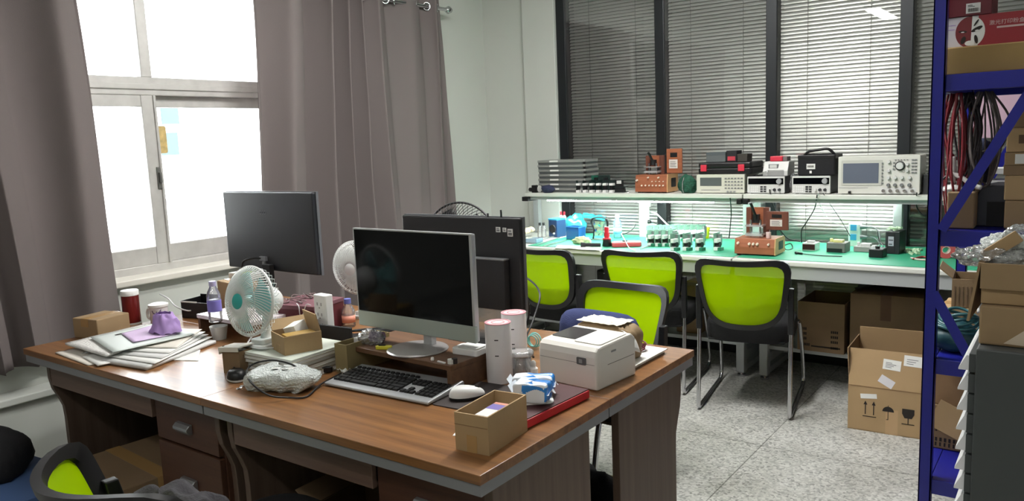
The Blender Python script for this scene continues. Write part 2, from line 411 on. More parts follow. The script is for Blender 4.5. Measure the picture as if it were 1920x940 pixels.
# ---- lamps of the room
def ceiling_light(x, y, label, rz=0, e=CEIL_E):
    t = thing('ceiling_light', label, 'ceiling light', (x, y, ZC), rz, 'tube lights on the ceiling')
    obj('housing', MB().box(-.62, -.09, -.06, .62, .09, 0), M_WHITE, t, bevel=.006)
    obj('diffuser', MB().rbox(-.59, -.075, .59, .075, -.078, -.06, .02), emission('ceiling diffuser %g' % e, (1, .985, .96), e), t)
ceiling_light(-2.2, -.95, 'slim white ceiling light behind the camera on the window side', PI/2)
ceiling_light(-.4, -.6, 'slim white ceiling light behind the camera on the rack side')
ceiling_light(-2.3, 2.6, 'slim white ceiling light over the desk group', PI/2, CEIL2_E*.45)
ceiling_light(-1.6, 3.1, 'slim white ceiling light over the clear floor by the rack', PI/2, CEIL2_E)
t = thing('added_corridor_light', 'unseen tube light added on the corridor ceiling behind the glass', 'ceiling light', (-1.2, 6.6, ZC))  # unseen lamp, put in so the slat gaps brighten
obj('housing', MB().box(-.6, -.08, -.06, .6, .08, 0), M_WHITE, t)
obj('tube', MB().cyl((-.58, 0, -.08), (.58, 0, -.08), .02, n=10), emission('added corridor tube', (1, .97, .88), CORR_E*4), t)

# ---- curtains
XC = XL+.125
ROD_Z = PX(800, 12, XC).z
def curtain(label, ya, yb, folds, dy_bot, name='curtain', sway=0, zb=.58, ph=0, amp=.05):
    t = thing(name, label, 'curtain', (XC, 0, 0), 0, 'grey curtains at the window')
    s = MB(); rnd = random.Random(int(ya*100)); per = [rnd.uniform(-.8, .8) for _ in range(8)]
    def fn(u, v):
        z = ROD_Z+.07-(ROD_Z+.07-zb)*v
        # fold rhythm loosens towards the hem
        y = ya+(yb-ya)*u + (dy_bot[0]*(1-u)+dy_bot[1]*u)*v
        th = 2*PI*folds*(u+.05*math.sin(2*PI*(u*1.7+per[0]))+.02*v*math.sin(9*u+per[1]))+ph
        A = amp*(.9+.5*math.sin(7*u+per[2])+.3*v*math.sin(13*u+per[3]))
        x = A*math.sin(th)+.35*A*math.sin(2*th+per[4])*v+.012*noise.noise(Vector((u*9, v*3, ya)))
        y += .012*math.sin(th*2+1)+.01*math.sin(v*4+u*7)
        return (x, y, z)
    s.sheet(fn, folds*22, 40)
    cl = obj('cloth', s, M_CURT, t, smooth=True, solid=.003)
    n = folds*2
    for k in range(n):
        u = (k+.5)/n; x, y, z = fn(u, .07/(ROD_Z+.07-zb))
        g = MB()
        ring = [(0, .026*math.cos(2*PI*i/20), .026*math.sin(2*PI*i/20)) for i in range(20)]
        tilt = R(-55 if k % 2 else 55)
        g.T = Matrix.Translation((0, y, ROD_Z)) @ Matrix.Rotation(PI/2+tilt, 4, 'Z')
        g.tube(ring, .006, 8, closed=True); obj('eyelet', g, M_CHROME, t, smooth=True)
    return t
yl1 = PX(157, 2, XC).y; yl2 = PX(258, 560, XC).y
curtain('dark taupe curtain drawn at the near end of the window', yl1-1.55, yl1, 7, (.1, (yl2-yl1)*1.02), ph=1.2, amp=.085)
yr0 = PX(472, 5, XC).y; yr1 = PX(826, 30, XC).y; yr1b = PX(850, 385, XC).y; yr0b = PX(482, 350, XC).y
curtain('wide grey taupe curtain hanging between the window and the white wall corner', yr0, yr1, 8, ((yr0b-yr0)*1.4, (yr1b-yr1)*1.3), ph=.4, amp=.07, zb=.42)
rod = thing('curtain_rod', 'silver curtain rod with round end knob above the window', 'curtain rod', (XC, 0, ROD_Z))
obj('rail', MB().cyl((0, yl1-1.8, 0), (0, yr1+.06, 0), .014, n=14), M_CHROME, rod, smooth=True, auto=40)
obj('finial', MB(Matrix.Translation((0, yr1+.06, 0)) @ Matrix.Rotation(-PI/2, 4, 'X')).lathe([(.014, 0), (.02, .01), (.028, .03), (.02, .055), (0, .062)], 16), M_CHROME, rod, smooth=True)
for y in (yr1-.02, yl1-1.7):
    obj('bracket', MB().box(XL-XC, y-.012, -.012, .0, y+.012, .012).box(XL-XC, y-.02, -.04, XL-XC+.006, y+.02, .04), M_STEEL, rod)

# =================================================================== DESKS
M_TOP = wood('desk top walnut', (104, 69, 41), (152, 106, 62), 0, .3)
M_SIDE = wood('desk side walnut', (88, 70, 58), (106, 88, 74), 2, .55)
M_DRAW = wood('desk drawer walnut', (70, 44, 32), (90, 58, 40), 0, .5)
M_BAND = mat('grey edge band', (128, 128, 130), .4)
T = .76
DY0, DYM, DY1 = 1.30, 1.905, 2.51
DX0, DXM, DX1 = -3.44, -2.185, -1.075
def side_profile(d):     # (y,z) outline of a side panel, front edge swept back below the top
    return [(.07, .705), (.07, .62), (.078, .575), (.098, .53), (.112, .49), (.115, .44), (.115, 0), (d, 0), (d, .705)]
def desk(x0, x1, label, ped, loc, rz, modesty=True):
    t = thing('desk', label, 'desk', loc, rz, 'walnut desks of the four desk group')
    L = x1-x0; d = .605
    obj('tabletop', MB().box(0, 0, .735, L, d-.001, T), M_TOP, t, bevel=.002)
    obj('edge_band', MB().box(.004, .006, .705, L-.004, d-.003, .735), M_BAND, t)
    for x in (.02, L-.048):
        p = side_profile(.52); s = MB(); s.prism_x(p, x, x+.026); obj('side_panel', s, M_SIDE, t, bevel=.002)
    pw = .38
    px0 = L-.048-pw if ped > 0 else .046
    if ped:
        obj('pedestal', MB().box(px0, .1, .06, px0+pw, .5, .7), M_DRAW, t)
        for z0, z1 in ((.525, .69), (.305, .515), (.075, .295)):
            dr = obj('drawer', MB().box(px0+.006, .078, z0, px0+pw-.006, .1, z1), M_DRAW, t, bevel=.003)
            zc = (z0+z1)/2-.015; xc = px0+pw/2
            h = MB()
            h.prism_x([(.078, zc-.018), (.066, zc-.016), (.055, zc-.004), (.055, zc+.006), (.066, zc+.016), (.078, zc+.018)], xc-.042, xc+.042)
            obj('handle', h, M_STEEL, dr, bevel=.002)
    kx0, kx1 = (.046, px0) if ped > 0 else (px0+pw, L-.048)
    if not ped: kx0, kx1 = .046, L-.048
    obj('keyboard_tray', MB().box(kx0+.006, .07, .595, kx1-.006, .088, .668).box(kx0+.006, .085, .6, kx1-.006, .42, .612), wood('desk tray walnut', (98, 76, 64), (120, 96, 82), 0, .5), t, bevel=.002)
    if modesty: obj('modesty_panel', MB().box(.046, .5, .02, L-.048, .518, .7), M_DRAW, t)
    return t
desk(DX0, DXM, 'walnut desk nearest the window, its top under papers and a tin', 1, (DX0, DY0, 0), 0)
desk(DXM, DX1, 'walnut desk in front with the keyboard and silver computer on it', 1, (DXM, DY0, 0), 0)
desk(0, DX1-DXM, 'walnut desk behind the label printer, facing the lime chair', 1, (DX1, DY1, 0), PI, False)
desk(0, DXM-DX0, 'walnut desk by the window under the black monitor seen from behind', 1, (DXM, DY1, 0), PI, False)

# =================================================================== CHAIRS
def chair(label, loc, rz, curve=.055, wtop=.245, wbot=.19, lean=.1, zt=.87, zb=.47, loopN=64, group='lime mesh visitor chairs', hb=.0):
    t = thing('mesh_chair', label, 'chair', loc, rz, group)
    def back_pt(u, v, off=0):          # u,v in -1..1 -> back surface
        z = (zt+zb)/2+(zt-zb)/2*v
        hw = wbot+(wtop-wbot)*(min(1, (v+1)/1.6))**.8
        x = hw*u
        z += -.018*(1-u*u)*max(0, v)           # top edge dips in the middle
        y = -.02-lean*((v+1)/2)-curve*(1-u*u)+off
        return Vector((x, y, z))
    def loop(s, e):
        o = []
        for i in range(loopN):
            a = 2*PI*(i+.5)/loopN; c, d = math.cos(a), math.sin(a)
            n = 7 if d > 0 else 3.4
            k = (abs(c)**n+abs(d)**n)**(-1/n)
            o.append((c*k*s[0], d*k*s[1]+e))
        return o
    out = loop((1, 1), 0); inn = loop((.88, .85), -.005)
    fr = MB(); vs = []
    N = loopN
    for (lp, off) in ((out, -.012), (out, .012), (inn, .014), (inn, -.014)):
        vs += [back_pt(u, v, off) for u, v in lp]
    fs = []
    for k in range(4):
        k2 = (k+1) % 4
        fs += [(k*N+i, k*N+(i+1) % N, k2*N+(i+1) % N, k2*N+i) for i in range(N)]
    fr.add(vs, fs)
    fo = obj('back_frame', fr, M_BLACK, t, smooth=True, auto=50)
    ms = MB(); rings = [1, .8, .6, .4, .2]; vs = []
    for r in rings: vs += [back_pt(u*r, (v+.015)*r-.015) for u, v in inn]
    vs.append(back_pt(0, -.015)); fs = []
    for k in range(len(rings)-1): fs += [(k*N+i, k*N+(i+1) % N, (k+1)*N+(i+1) % N, (k+1)*N+i) for i in range(N)]
    fs += [((len(rings)-1)*N+i, (len(rings)-1)*N+(i+1) % N, len(rings)*N) for i in range(N)]
    ms.add(vs, fs); obj('back_mesh', ms, M_LIME, t, smooth=True)
    # seat cushion
    s = MB()
    def seat(u, v):
        a = 2*PI*u; c, d = math.cos(a), math.sin(a); k = (abs(c)**4+abs(d)**4)**-.25
        if v < .5: r = v/.5; z = .5-.015*r**6+.006*(1-r*r); r = r*.97
        else: r = .97+.03*math.sin((v-.5)*2*PI); z = .485-.1*(v-.5)/.5
        return (c*k*r*.232, .21+d*k*r*.235, z)
    s.sheet(seat, 48, 14, closed_u=True); s.box(-.2, .0, .386, .2, .42, .396)
    obj('seat', s, M_BFAB, t, smooth=True)
    for sx in (-1, 1):
        x = sx*.238
        pts = [(x, -.045, .62), (x, -.04, .48), (x, -.055, .3), (x, -.075, .06), (x, -.07, .02), (x, -.03, .014), (x, .2, .014), (x, .44, .014), (x, .5, .02), (x, .525, .06), (x*.99, .5, .2), (x*.95, .44, .4), (x*.9, .4, .415)]
        l = MB(); l.tube(spline(pts, 5), .0115, 10)
        lo = obj('leg', l, M_CHROME, t, smooth=True)
        obj('foot_glide', MB().tube([(x, -.04, .012), (x, .47, .012)], .0125, 8), M_BLACK, lo)
        b = MB(); p1 = back_pt(sx*.93, -.45)
        b.prism_x([(-.06, .455), (-.03, .455), (-.03, .6), (p1.y+.02, p1.z+.12), (p1.y-.015, p1.z+.12), (-.065, .56)], x-.014, x+.014)
        obj('back_bracket', b, M_BLACK, t, bevel=.004)
    for yy, hw in ((.36, .22),):
        obj('cross_bar', MB().cyl((-hw, yy, .41), (hw, yy, .41), .01), M_CHROME, t, smooth=True)
    return t
c = P(1303, 767, 0); d2 = P(1473, 787, 0); rzR = math.atan2(d2.y-c.y, d2.x-c.x)
mid = (c+d2)/2
chair('lime mesh chair standing clear on the floor, nearest the big open carton', (mid.x+.01, mid.y+.07, 0), rzR)
c = P(1268, 732, 0)
chair('lime mesh chair at the bench, middle of the three with backs to the desks', (c.x-.17, c.y-.02, 0), R(8))
chair('lime mesh chair at the bench end partly behind the black monitor', (-2.665, 4.02, 0), R(-3))
NB = PY(1143, 590, 2.98)
chair('lime mesh chair behind the label printer, facing the desks', (NB.x, 2.98, 0), PI+R(-4), zt=.86, wtop=.235)
cu = MB()
def cush(u, v):
    a = 2*PI*u; c, d = math.cos(a), math.sin(a); k = (abs(c)**5+abs(d)**5)**-.2; q = PI*(v-.5)
    r = math.cos(q)**.35
    return (c*k*r*.2, .055*math.sin(q)+.012*noise.noise(Vector((c*2, d*2, v*3))), d*k*r*.135)
cu.sheet(cush, 40, 16, closed_u=True)
tag(obj('cushion', cu, mat('navy cloth', (44, 52, 92), .95, bump=.3, bscale=200), smooth=True), 'navy blue cushion leaning on the lime chair behind the printer', 'cushion',
    loc=(NB.x+.0, 2.862, .635), rot=(R(-14), 0, R(-4)))
# the chair in the bottom left corner and the jacket over it
fgc = chair('lime mesh chair in the near lower left, a dark jacket over it', (-1.75, .96, 0), R(-5), curve=.17, wtop=.275, wbot=.22, lean=.1, zt=.83)
jk = MB()
def jacket(u, v):
    q_ = 2*PI*u; h_ = PI*(v-.5); n = Vector((math.cos(q_)*math.cos(h_), math.sin(q_)*math.cos(h_), math.sin(h_)))
    k = 1+.22*noise.noise(n*1.7+Vector((3, 1, 0)))
    f_ = .011*math.sin(n.x*8+n.z*5+3*noise.noise(n*2))+.003*math.sin(n.x*17-n.z*9)
    return (n.x*.22*k, n.y*.075*k+f_*.5, n.z*.13*k+f_)
jk.sheet(jacket, 90, 50, True)
tag(obj('jacket', jk, mat('charcoal jacket', (56, 54, 58), .95, bump=.4, bscale=120), smooth=True), 'charcoal jacket slung over the near lower left chair', 'jacket', loc=(-1.72, .95, .585), rz=R(4))

# =================================================================== WORKBENCHES
BZ = .80; BY0, BY1 = 4.27, 5.08
BXS = PY(1372, 484, BY0).x
M_BENCH = mat('bench laminate', (214, 216, 208), .4)
M_BLEG = mat('bench frame grey', (176, 180, 180), .45, .2)
def bench(x0, x1, label):
    t = thing('workbench', label, 'workbench', (x0, 0, 0), 0, 'long grey workbenches')
    L = x1-x0
    obj('worktop', MB().box(0, BY0, BZ-.028, L-.003, BY1, BZ-.003), M_BENCH, t, bevel=.004)
    obj('apron', MB().box(.01, BY0+.012, BZ-.1, L-.013, BY0+.04, BZ-.028), M_BLEG, t)
    for x in (.045, L-.095):
        l = MB().box(x, BY0+.33, .03, x+.05, BY0+.39, BZ-.03).box(x, BY1-.06, .03, x+.05, BY1, BZ-.03)
        l.box(x+.005, BY0+.39, .1, x+.045, BY1-.06, .16).box(x+.005, BY0+.39, .03, x+.045, BY1-.06, .07).box(x+.005, BY0+.06, BZ-.09, x+.045, BY1-.06, BZ-.03)
        lo = obj('leg', l, M_BLEG, t, bevel=.003)
        obj('levelling_foot', MB().cyl((x+.025, BY0+.36, 0), (x+.025, BY0+.36, .012), .026, n=14).cyl((x+.025, BY0+.36, .012), (x+.025, BY0+.36, .03), .01, n=10), M_CHROME, lo)
        obj('levelling_foot', MB().cyl((x+.025, BY1-.03, 0), (x+.025, BY1-.03, .012), .026, n=14).cyl((x+.025, BY1-.03, .012), (x+.025, BY1-.03, .03), .01, n=10), M_CHROME, lo)
    obj('lower_shelf', MB().box(.05, BY0+.365, .19, L-.05, BY1-.01, .215), M_BLEG, t, bevel=.003)
    return t
BXL, BXR = -3.5, .35
bench(BXL, BXS-.002, 'grey workbench on the white wall side, cluttered with tools')
bench(BXS+.002, BXR, 'grey workbench on the rack side under the oscilloscope')
M_MAT = mat('green bench mat', (52, 160, 122), .5, var=.05, scale=3)
tag(obj('bench_mat', MB().box(BXL+.45, BY0+.05, BZ-.002, BXS-.01, BY1-.03, BZ), M_MAT), 'green rubber mat on the window side bench', 'bench mat', 'green bench mats')
tag(obj('bench_mat', MB().box(BXS+.01, BY0+.05, BZ-.002, BXR-.05, BY1-.03, BZ), M_MAT), 'green rubber mat on the bench under the oscilloscope', 'bench mat', 'green bench mats')
# raised shelves
SZ = 1.13; SY0, SY1 = 4.68, 5.0
SXL = PY(984, 366, SY0).x; SXM = PY(1392, 366, SY0).x; SXR = .3
def bench_shelf(x0, x1, label, posts):
    t = thing('bench_shelf', label, 'shelf', (0, 0, 0), 0, 'raised shelves over the workbench')
    obj('board', MB().box(x0, SY0, SZ-.026, x1, SY1, SZ), M_BENCH, t, bevel=.003)
    obj('front_rail', MB().box(x0+.02, SY0+.02, SZ-.05, x1-.02, SY0+.04, SZ-.026), M_BLEG, t)
    for x in posts:
        p = obj('post', MB().box(x-.024, SY1-.01, BZ, x+.024, SY1+.035, SZ-.03), M_BLEG, t, bevel=.003)
    for x in (x0, x1):
        if x > -.5: continue
        obj('end_clamp', MB().box(x-.02 if x < -3 else (x+.001 if x == x0 else x-.03), SY0-.012, SZ-.06, x+.035 if x == x0 else x-.001, SY0+.12, SZ-.028), M_BLACK, t, bevel=.003)
    return t
p1 = PY(1007, 420, SY1).x; p2 = PY(1402, 420, SY1).x; p3 = PY(1683, 420, SY1).x
bench_shelf(SXL, SXM-.004, 'raised grey shelf over the bench with the brown jig on it', (p1, p2-.005))
bench_shelf(SXM+.004, SXR, 'raised grey shelf over the bench carrying the oscilloscope', (p2+.05, p3, SXR-.1))
def led(xa, xb, label, e, y=SY0+.07):
    t = thing('led_strip', label, 'strip light', (0, 0, 0), 0, 'strip lights under the bench shelf')
    obj('channel', MB().box(xa-.01, y-.018, SZ-.043, xb+.01, y+.018, SZ-.026), M_WHITE, t)
    obj('diffuser', MB().box(xa, y-.015, SZ-.062, xb, y+.015, SZ-.043), emission('led %g' % e, (.90, 1, .97), e), t)
led(PY(1025, 375, SY0+.05).x, PY(1335, 375, SY0+.05).x, 'bright white strip light under the shelf on the window side', LED_E)
led(PY(1455, 375, SY1-.06).x, PY(1665, 375, SY1-.06).x, 'white strip light set back under the oscilloscope shelf', LED2_E, y=SY1-.06)

# =================================================================== RACK
RY0, RY1 = 3.0, 3.86
RX0 = PY(1748, 470, RY0).x-.02; RX1 = RX0+1.5
rk = thing('storage_rack', 'blue steel storage rack with cartons and cables at the right edge', 'shelving', (RX0, RY0, 0))
RW, RD = RX1-RX0, RY1-RY0
for x in (0, RW-.04):
    for y in (0, RD-.04):
        m = MB().box(x, y, 0, x+.04, y+.004, 2.15).box(x, y, 0, x+.004, y+.04, 2.15).box(x, y+.036, 0, x+.04, y+.04, 2.15).box(x+.036, y, 0, x+.04, y+.04, 2.15)
        obj('upright', m, M_BLUEP, rk)
levels = []
for px, py in ((1775, 140), (1775, 433), (1770, 676), (1770, 905)):
    levels.append(PY(px, py, RY0).z)
for z in levels:
    s = MB().box(.042, .006, z-.055, RW-.042, .04, z).box(.042, RD-.04, z-.055, RW-.042, RD-.006, z)
    s.box(.0, .042, z-.055, .036, RD-.042, z).box(RW-.036, .042, z-.055, RW, RD-.042, z)
    s.box(.037, .041, z-.012, RW-.037, RD-.041, z-.002)
    obj('shelf_plate', s, M_BLUEP, rk, bevel=.002)
def brace(a, b, y, nm='brace'):
    a = Vector((a[0], y, a[1])); b = Vector((b[0], y, b[1])); d = (b-a).normalized(); n = Vector((-d.z, 0, d.x))*.016
    m = MB(); o = Vector((0, .004, 0))
    vs = [a-n, b-n, b+n, a+n]; m.add([v for v in vs]+[v+o for v in vs], [(0,1,2,3), (7,6,5,4), (0,4,5,1), (1,5,6,2), (2,6,7,3), (3,7,4,0)])
    obj(nm, m, M_BLUEP, rk)
q0, q1 = PY(1765, 432, RY0), PY(1922, 186, RY0)
sl = (q1.z-q0.z)/(q1.x-q0.x); e = (levels[0]-.03-q0.z)/sl
brace((q0.x-RX0, q0.z), (q0.x-RX0+e, levels[0]-.03), -.005)
brace((q0.x-RX0, q0.z), (q0.x-RX0+e, levels[0]-.03), RD+.001)
q0, q1 = PY(1750, 548, RY0), PY(1806, 655, RY0)
brace((q0.x-RX0, q0.z), (q1.x-RX0+.02, q1.z-.03), -.005)

# =================================================================== PLAN DRAWER CABINET
CY0 = 1.42
cA = PY(1814, 652, CY0); cz = cA.z
cb = thing('drawer_cabinet', 'tall dark grey multi drawer file cabinet with white pulls, near right edge', 'cabinet', (cA.x, CY0, 0))
M_CAB = mat('cabinet grey', (70, 74, 74), .5)
obj('case', MB().box(.012, 0, .02, .42, .29, cz), M_CAB, cb, bevel=.003)
obj('plinth', MB().box(.02, .01, 0, .41, .28, .02), M_BLACK, cb)
nd = int((cz-.05)/.0345)
for k in range(nd):
    z1 = cz-.012-k*.0345
    dr = obj('drawer', MB().box(.002, .008, z1-.031, .012, .282, z1), M_CAB, cb, bevel=.001)
    h = MB(); h.prism_y([(.002, z1-.004), (-.002, z1-.004), (-.013, z1-.026), (-.013, z1-.029), (.002, z1-.029)], .012, .278)
    obj('pull', h, mat('white pull', (236, 236, 238), .35), dr)
#ITEMS

# =================================================================== CARTONS
def carton(label, loc, rz, w, d, h, m=None, open=True, flaps=None, tape='x', name='carton', cat='box', group=None, fl=None, th=.004, seam=None, tapem=None):
    m = m or M_CARD; t = thing(name, label, cat, loc, rz, group)
    if open:
        s = MB()
        s.box(0, 0, 0, w, d, th).box(0, 0, th, w, th, h).box(0, d-th, th, w, d, h).box(0, th, th, th, d-th, h).box(w-th, th, th, w, d-th, h)
        obj('body', s, m, t)
        for side, a in (flaps or {}).items():
            L = fl or min(w, d)*.48
            if isinstance(a, tuple): a, L = a
            # hinge frame: local x along the edge, z outward up
            if side == 'f': M = Matrix.Translation((0, 0, h)) @ Matrix.Rotation(R(a), 4, 'X'); W = w
            if side == 'b': M = Matrix.Translation((w, d, h)) @ Matrix.Rotation(PI, 4, 'Z') @ Matrix.Rotation(R(a), 4, 'X'); W = w
            if side == 'l': M = Matrix.Translation((0, d, h)) @ Matrix.Rotation(-PI/2, 4, 'Z') @ Matrix.Rotation(R(a), 4, 'X'); W = d
            if side == 'r': M = Matrix.Translation((w, 0, h)) @ Matrix.Rotation(PI/2, 4, 'Z') @ Matrix.Rotation(R(a), 4, 'X'); W = d
            obj('flap', MB(M).box(.004, 0, 0, W-.004, th, L), m, t)
    else:
        obj('body', MB().box(0, 0, 0, w, d, h), m, t, bevel=min(.004, h*.05))
        sm = MB()
        if tape == 'x': sm.box(.003, d/2-.0008, h, w-.003, d/2+.0008, h+.0004)
        else: sm.box(w/2-.0008, .003, h, w/2+.0008, d-.003, h+.0004)
        obj('seam', sm, M_CARDIN, t)
    if tape:
        tm = tapem or M_TAPE; q = min(.055, .3*min(w, d)); s = MB(); e = .0007
        if not open:
            if tape == 'x':
                s.box(-e, d/2-q/2, h, w+e, d/2+q/2, h+e).box(w, d/2-q/2, h*.6, w+e, d/2+q/2, h).box(-e, d/2-q/2, h*.6, 0, d/2+q/2, h)
            else:
                s.box(w/2-q/2, -e, h, w/2+q/2, d+e, h+e).box(w/2-q/2, -e, h*.6, w/2+q/2, 0, h).box(w/2-q/2, d, h*.6, w/2+q/2, d+e, h)
        else:
            if tape == 'x': s.box(-e, d/2-q/2, 0, 0, d/2+q/2, h*.45)
            else: s.box(w/2-q/2, -e, 0, w/2+q/2, 0, h*.45)
        obj('tape', s, tm, t)
    return t
def cable(label, pts, r, m, name='cable', cat='cable', group=None, k=8, closed=False):
    o = obj(name, MB().tube(spline(pts, k, closed), r, 8, closed), m, smooth=True)
    return tag(o, label, cat, group)

# =================================================================== ON THE FRONT RIGHT DESK
# ---- monitor riser
a = P(650, 692, T); b = P(847, 738, T); cc = P(915, 703, T)
rr = math.atan2(b.y-a.y, b.x-a.x); RW_ = (b-a).length; RD_ = .235; RH = .085
M_RISER = wood('riser walnut', (84, 58, 42), (116, 84, 58), 0, .42)
rs = thing('monitor_riser', 'small walnut monitor riser over the keyboard, holding the silver computer', 'monitor riser', a, rr)
obj('top', MB().box(0, 0, RH-.016, RW_, RD_, RH), M_RISER, rs, bevel=.0015)
for x in (0, RW_-.016): obj('side', MB().box(x, 0, 0, x+.016, RD_, RH-.016), M_RISER, rs, bevel=.001)
obj('back', MB().box(.016, RD_-.012, .02, RW_-.016, RD_, RH-.016), M_RISER, rs)
RT_ = T+RH
RM = Matrix.Translation(a) @ Matrix.Rotation(rr, 4, 'Z')
# ---- silver all in one computer
s0 = P(795, 660, RT_); AY = 1.86
A0 = PY(661, 430, AY); A1 = PY(888, 437, AY); A2 = PY(889, 642, AY)
W = A1.x-A0.x; Hh = A0.z-A2.z+.005
ac = thing('desktop_computer', 'silver all in one computer with a dark screen on a round foot', 'computer', (A0.x, AY, A2.z), R(-1.5))
obj('back_shell', MB().box(.002, .008, .002, W-.002, .024, Hh-.002), M_SILVER, ac, bevel=.004)
bz = MB(); f = .009
bz.box(0, 0, Hh-f*.6, W, .012, Hh).box(0, 0, .055, f*.5, .012, Hh-f*.6).box(W-f*1.1, 0, .055, W, .012, Hh-f*.6)
obj('bezel', bz, M_SILVER, ac, bevel=.0015)
obj('screen', MB().box(f*.5, .001, .055, W-f*1.1, .01, Hh-f*.6), M_SCREEN, ac)
obj('chin', MB().box(0, -.001, 0, W, .013, .055), mat('chin silver', (168, 178, 172), .38, .3), ac, bevel=.003)
nk = MB(); hz = A2.z-RT_
nk.prism([(W*.59-.025, .03), (W*.59+.025, .03), (W*.59+.018, .012), (W*.59-.018, .012)], -hz+.004, .06)
obj('neck', nk, M_SILVER, ac, bevel=.002)
obj('foot', MB(Matrix.Translation((W*.59, -.035, -hz))).lathe([(.1, 0), (.102, .003), (.097, .0065), (0, .008)], 48), mat('silver foot', (178, 174, 172), .3, .6), ac, smooth=True, auto=30)
# ---- small things on the riser
c = P(880, 663, RT_)
rt = thing('router_box', 'white flat adapter box on the right end of the walnut riser', 'adapter box', c, R(4))
obj('body', MB().rbox(-.05, -.03, .05, .035, 0, .022, .012), M_WHITE, rt, bevel=.003)
obj('lid', MB().rbox(-.028, -.028, .049, .034, .0225, .0265, .01), M_LGREY, rt, bevel=.001)
c = P(811, 677, RT_)
tag(obj('bead', MB().lathe([(.004, 0), (.006, .004), (.005, .011), (0, .013)], 14), M_WHITE, smooth=True), 'tiny white cap on the front edge of the walnut riser', 'cap', loc=c)
c = P(846, 682, RT_)
rg = thing('tape_core', 'tiny pale ring with a dark core at the riser front edge', 'ring', c)
obj('ring', MB().lathe([(.008, 0), (.011, 0), (.011, .014), (.008, .014)], 20), M_LGREY, rg)
obj('core', MB().cyl((0.009, .006, 0), (.009, .006, .016), .009, n=14), M_BLACK, rg)
c = P(829, 681, RT_)
tag(obj('stick', MB().box(-.02, -.003, 0, .014, .003, .004), M_WHITE), 'short white stick lying on the riser front edge', 'stick', loc=c, rz=R(-8))
c = P(700, 646, RT_)
bagm = MB()
def blob(rx, ry, rz_, seed, amp=.2, fq=2.2, flat=.55):
    def fn(u, v):
        a_ = 2*PI*u; q = PI*(v-.5); n = Vector((math.cos(a_)*math.cos(q), math.sin(a_)*math.cos(q), math.sin(q)))
        k = 1+amp*noise.noise(n*fq+Vector((seed, 0, 0)))+amp*.5*noise.noise(n*fq*2.7+Vector((0, seed, 0)))
        return (n.x*rx*k, n.y*ry*k, max(-rz_*flat, n.z*rz_*k)+rz_*flat)
    return fn
bagm.sheet(blob(.05, .032, .03, 3, .35, 2.6), 30, 18, True)
tag(obj('plastic_bag', bagm, M_FILM, smooth=True), 'crumpled clear plastic bag at the left end of the walnut riser', 'plastic bag', loc=c+Vector((-.012, .006, 0)))
tag(obj('purple_roll', MB().cyl((-.022, 0, .022), (.025, .012, .024), .017, n=18), mat('purple tape', (106, 84, 120), .5), smooth=True, auto=40), 'purple roll in the clear bag on the riser', 'tape roll', loc=c+Vector((.0, .012, 0)))
yk = thing('box_cutter', 'yellow and black box cutter on the riser beside the clear bag', 'cutter', P(720, 655, RT_), R(28))
obj('handle', MB().rbox(-.028, -.009, .028, .009, 0, .012, .008), mat('yellow plastic', (214, 204, 60), .45), yk, bevel=.002)
obj('slider', MB().rbox(-.018, -.004, .006, .004, .012, .016, .003), M_BLACK, yk)
# ---- keyboard
k0 = P(608, 724, T); k1 = P(800, 764, T); kr = math.atan2(k1.y-k0.y, k1.x-k0.x); KW = (k1-k0).length; KD = .175
kb = thing('keyboard', 'silver computer keyboard with black keys in front of the riser', 'keyboard', k0, kr+R(1))
kt = lambda y: .012+.016*(y/KD)
obj('case', MB().prism_x([(0, .003), (.0, .011), (.006, .0125), (KD-.004, .028), (KD, .024), (KD, .006)], 0, KW), M_SILVER, kb, bevel=.003)
ky = MB(); u_ = KW*.0425
def key(x, y, wx, wy):
    z = kt(y); ky.add([(x, y, z), (x+wx, y, z), (x+wx, y+wy, z+.0015), (x, y+wy, z+.0015), (x+.0015, y+.0015, z+.006), (x+wx-.0015, y+.0015, z+.006), (x+wx-.0015, y+wy-.001, z+.0068), (x+.0015, y+wy-.001, z+.0068)],
                      [(3,2,1,0), (4,5,6,7), (0,1,5,4), (1,2,6,5), (2,3,7,6), (3,0,4,7)])
rows = [[1.25,1.25,1.25,6.2,1.25,1.25,1.25,1.3], [2.2]+[1]*10+[2.8], [1.8]+[1]*11+[2.2], [1.5]+[1]*12+[1.5], [1]*13+[2]]
for r_, row in enumerate(rows):
    x = .012; y = .03+r_*.0195
    for q in row: key(x, y, q*u_-.002, .017); x += q*u_
for i in range(13): key(.014+i*u_*1.15, .135, u_*.95-.002, .009)
xn = .012+15*u_+.006
for r_ in (2, 3, 4):
    if r_ > 2: [key(xn+i*u_, .03+r_*.0195, u_-.002, .017) for i in range(3)]
key(xn+u_, .0495, u_-.002, .017); [key(xn+i*u_, .03, u_-.002, .017) for i in range(3)]
xn += 3*u_+.006
uu = (KW-.008-xn)/4
for r_ in range(5): [key(xn+i*uu, .03+r_*.0195, uu-.002, .017) for i in range(4)]
obj('keys', ky, M_BLACK, kb)
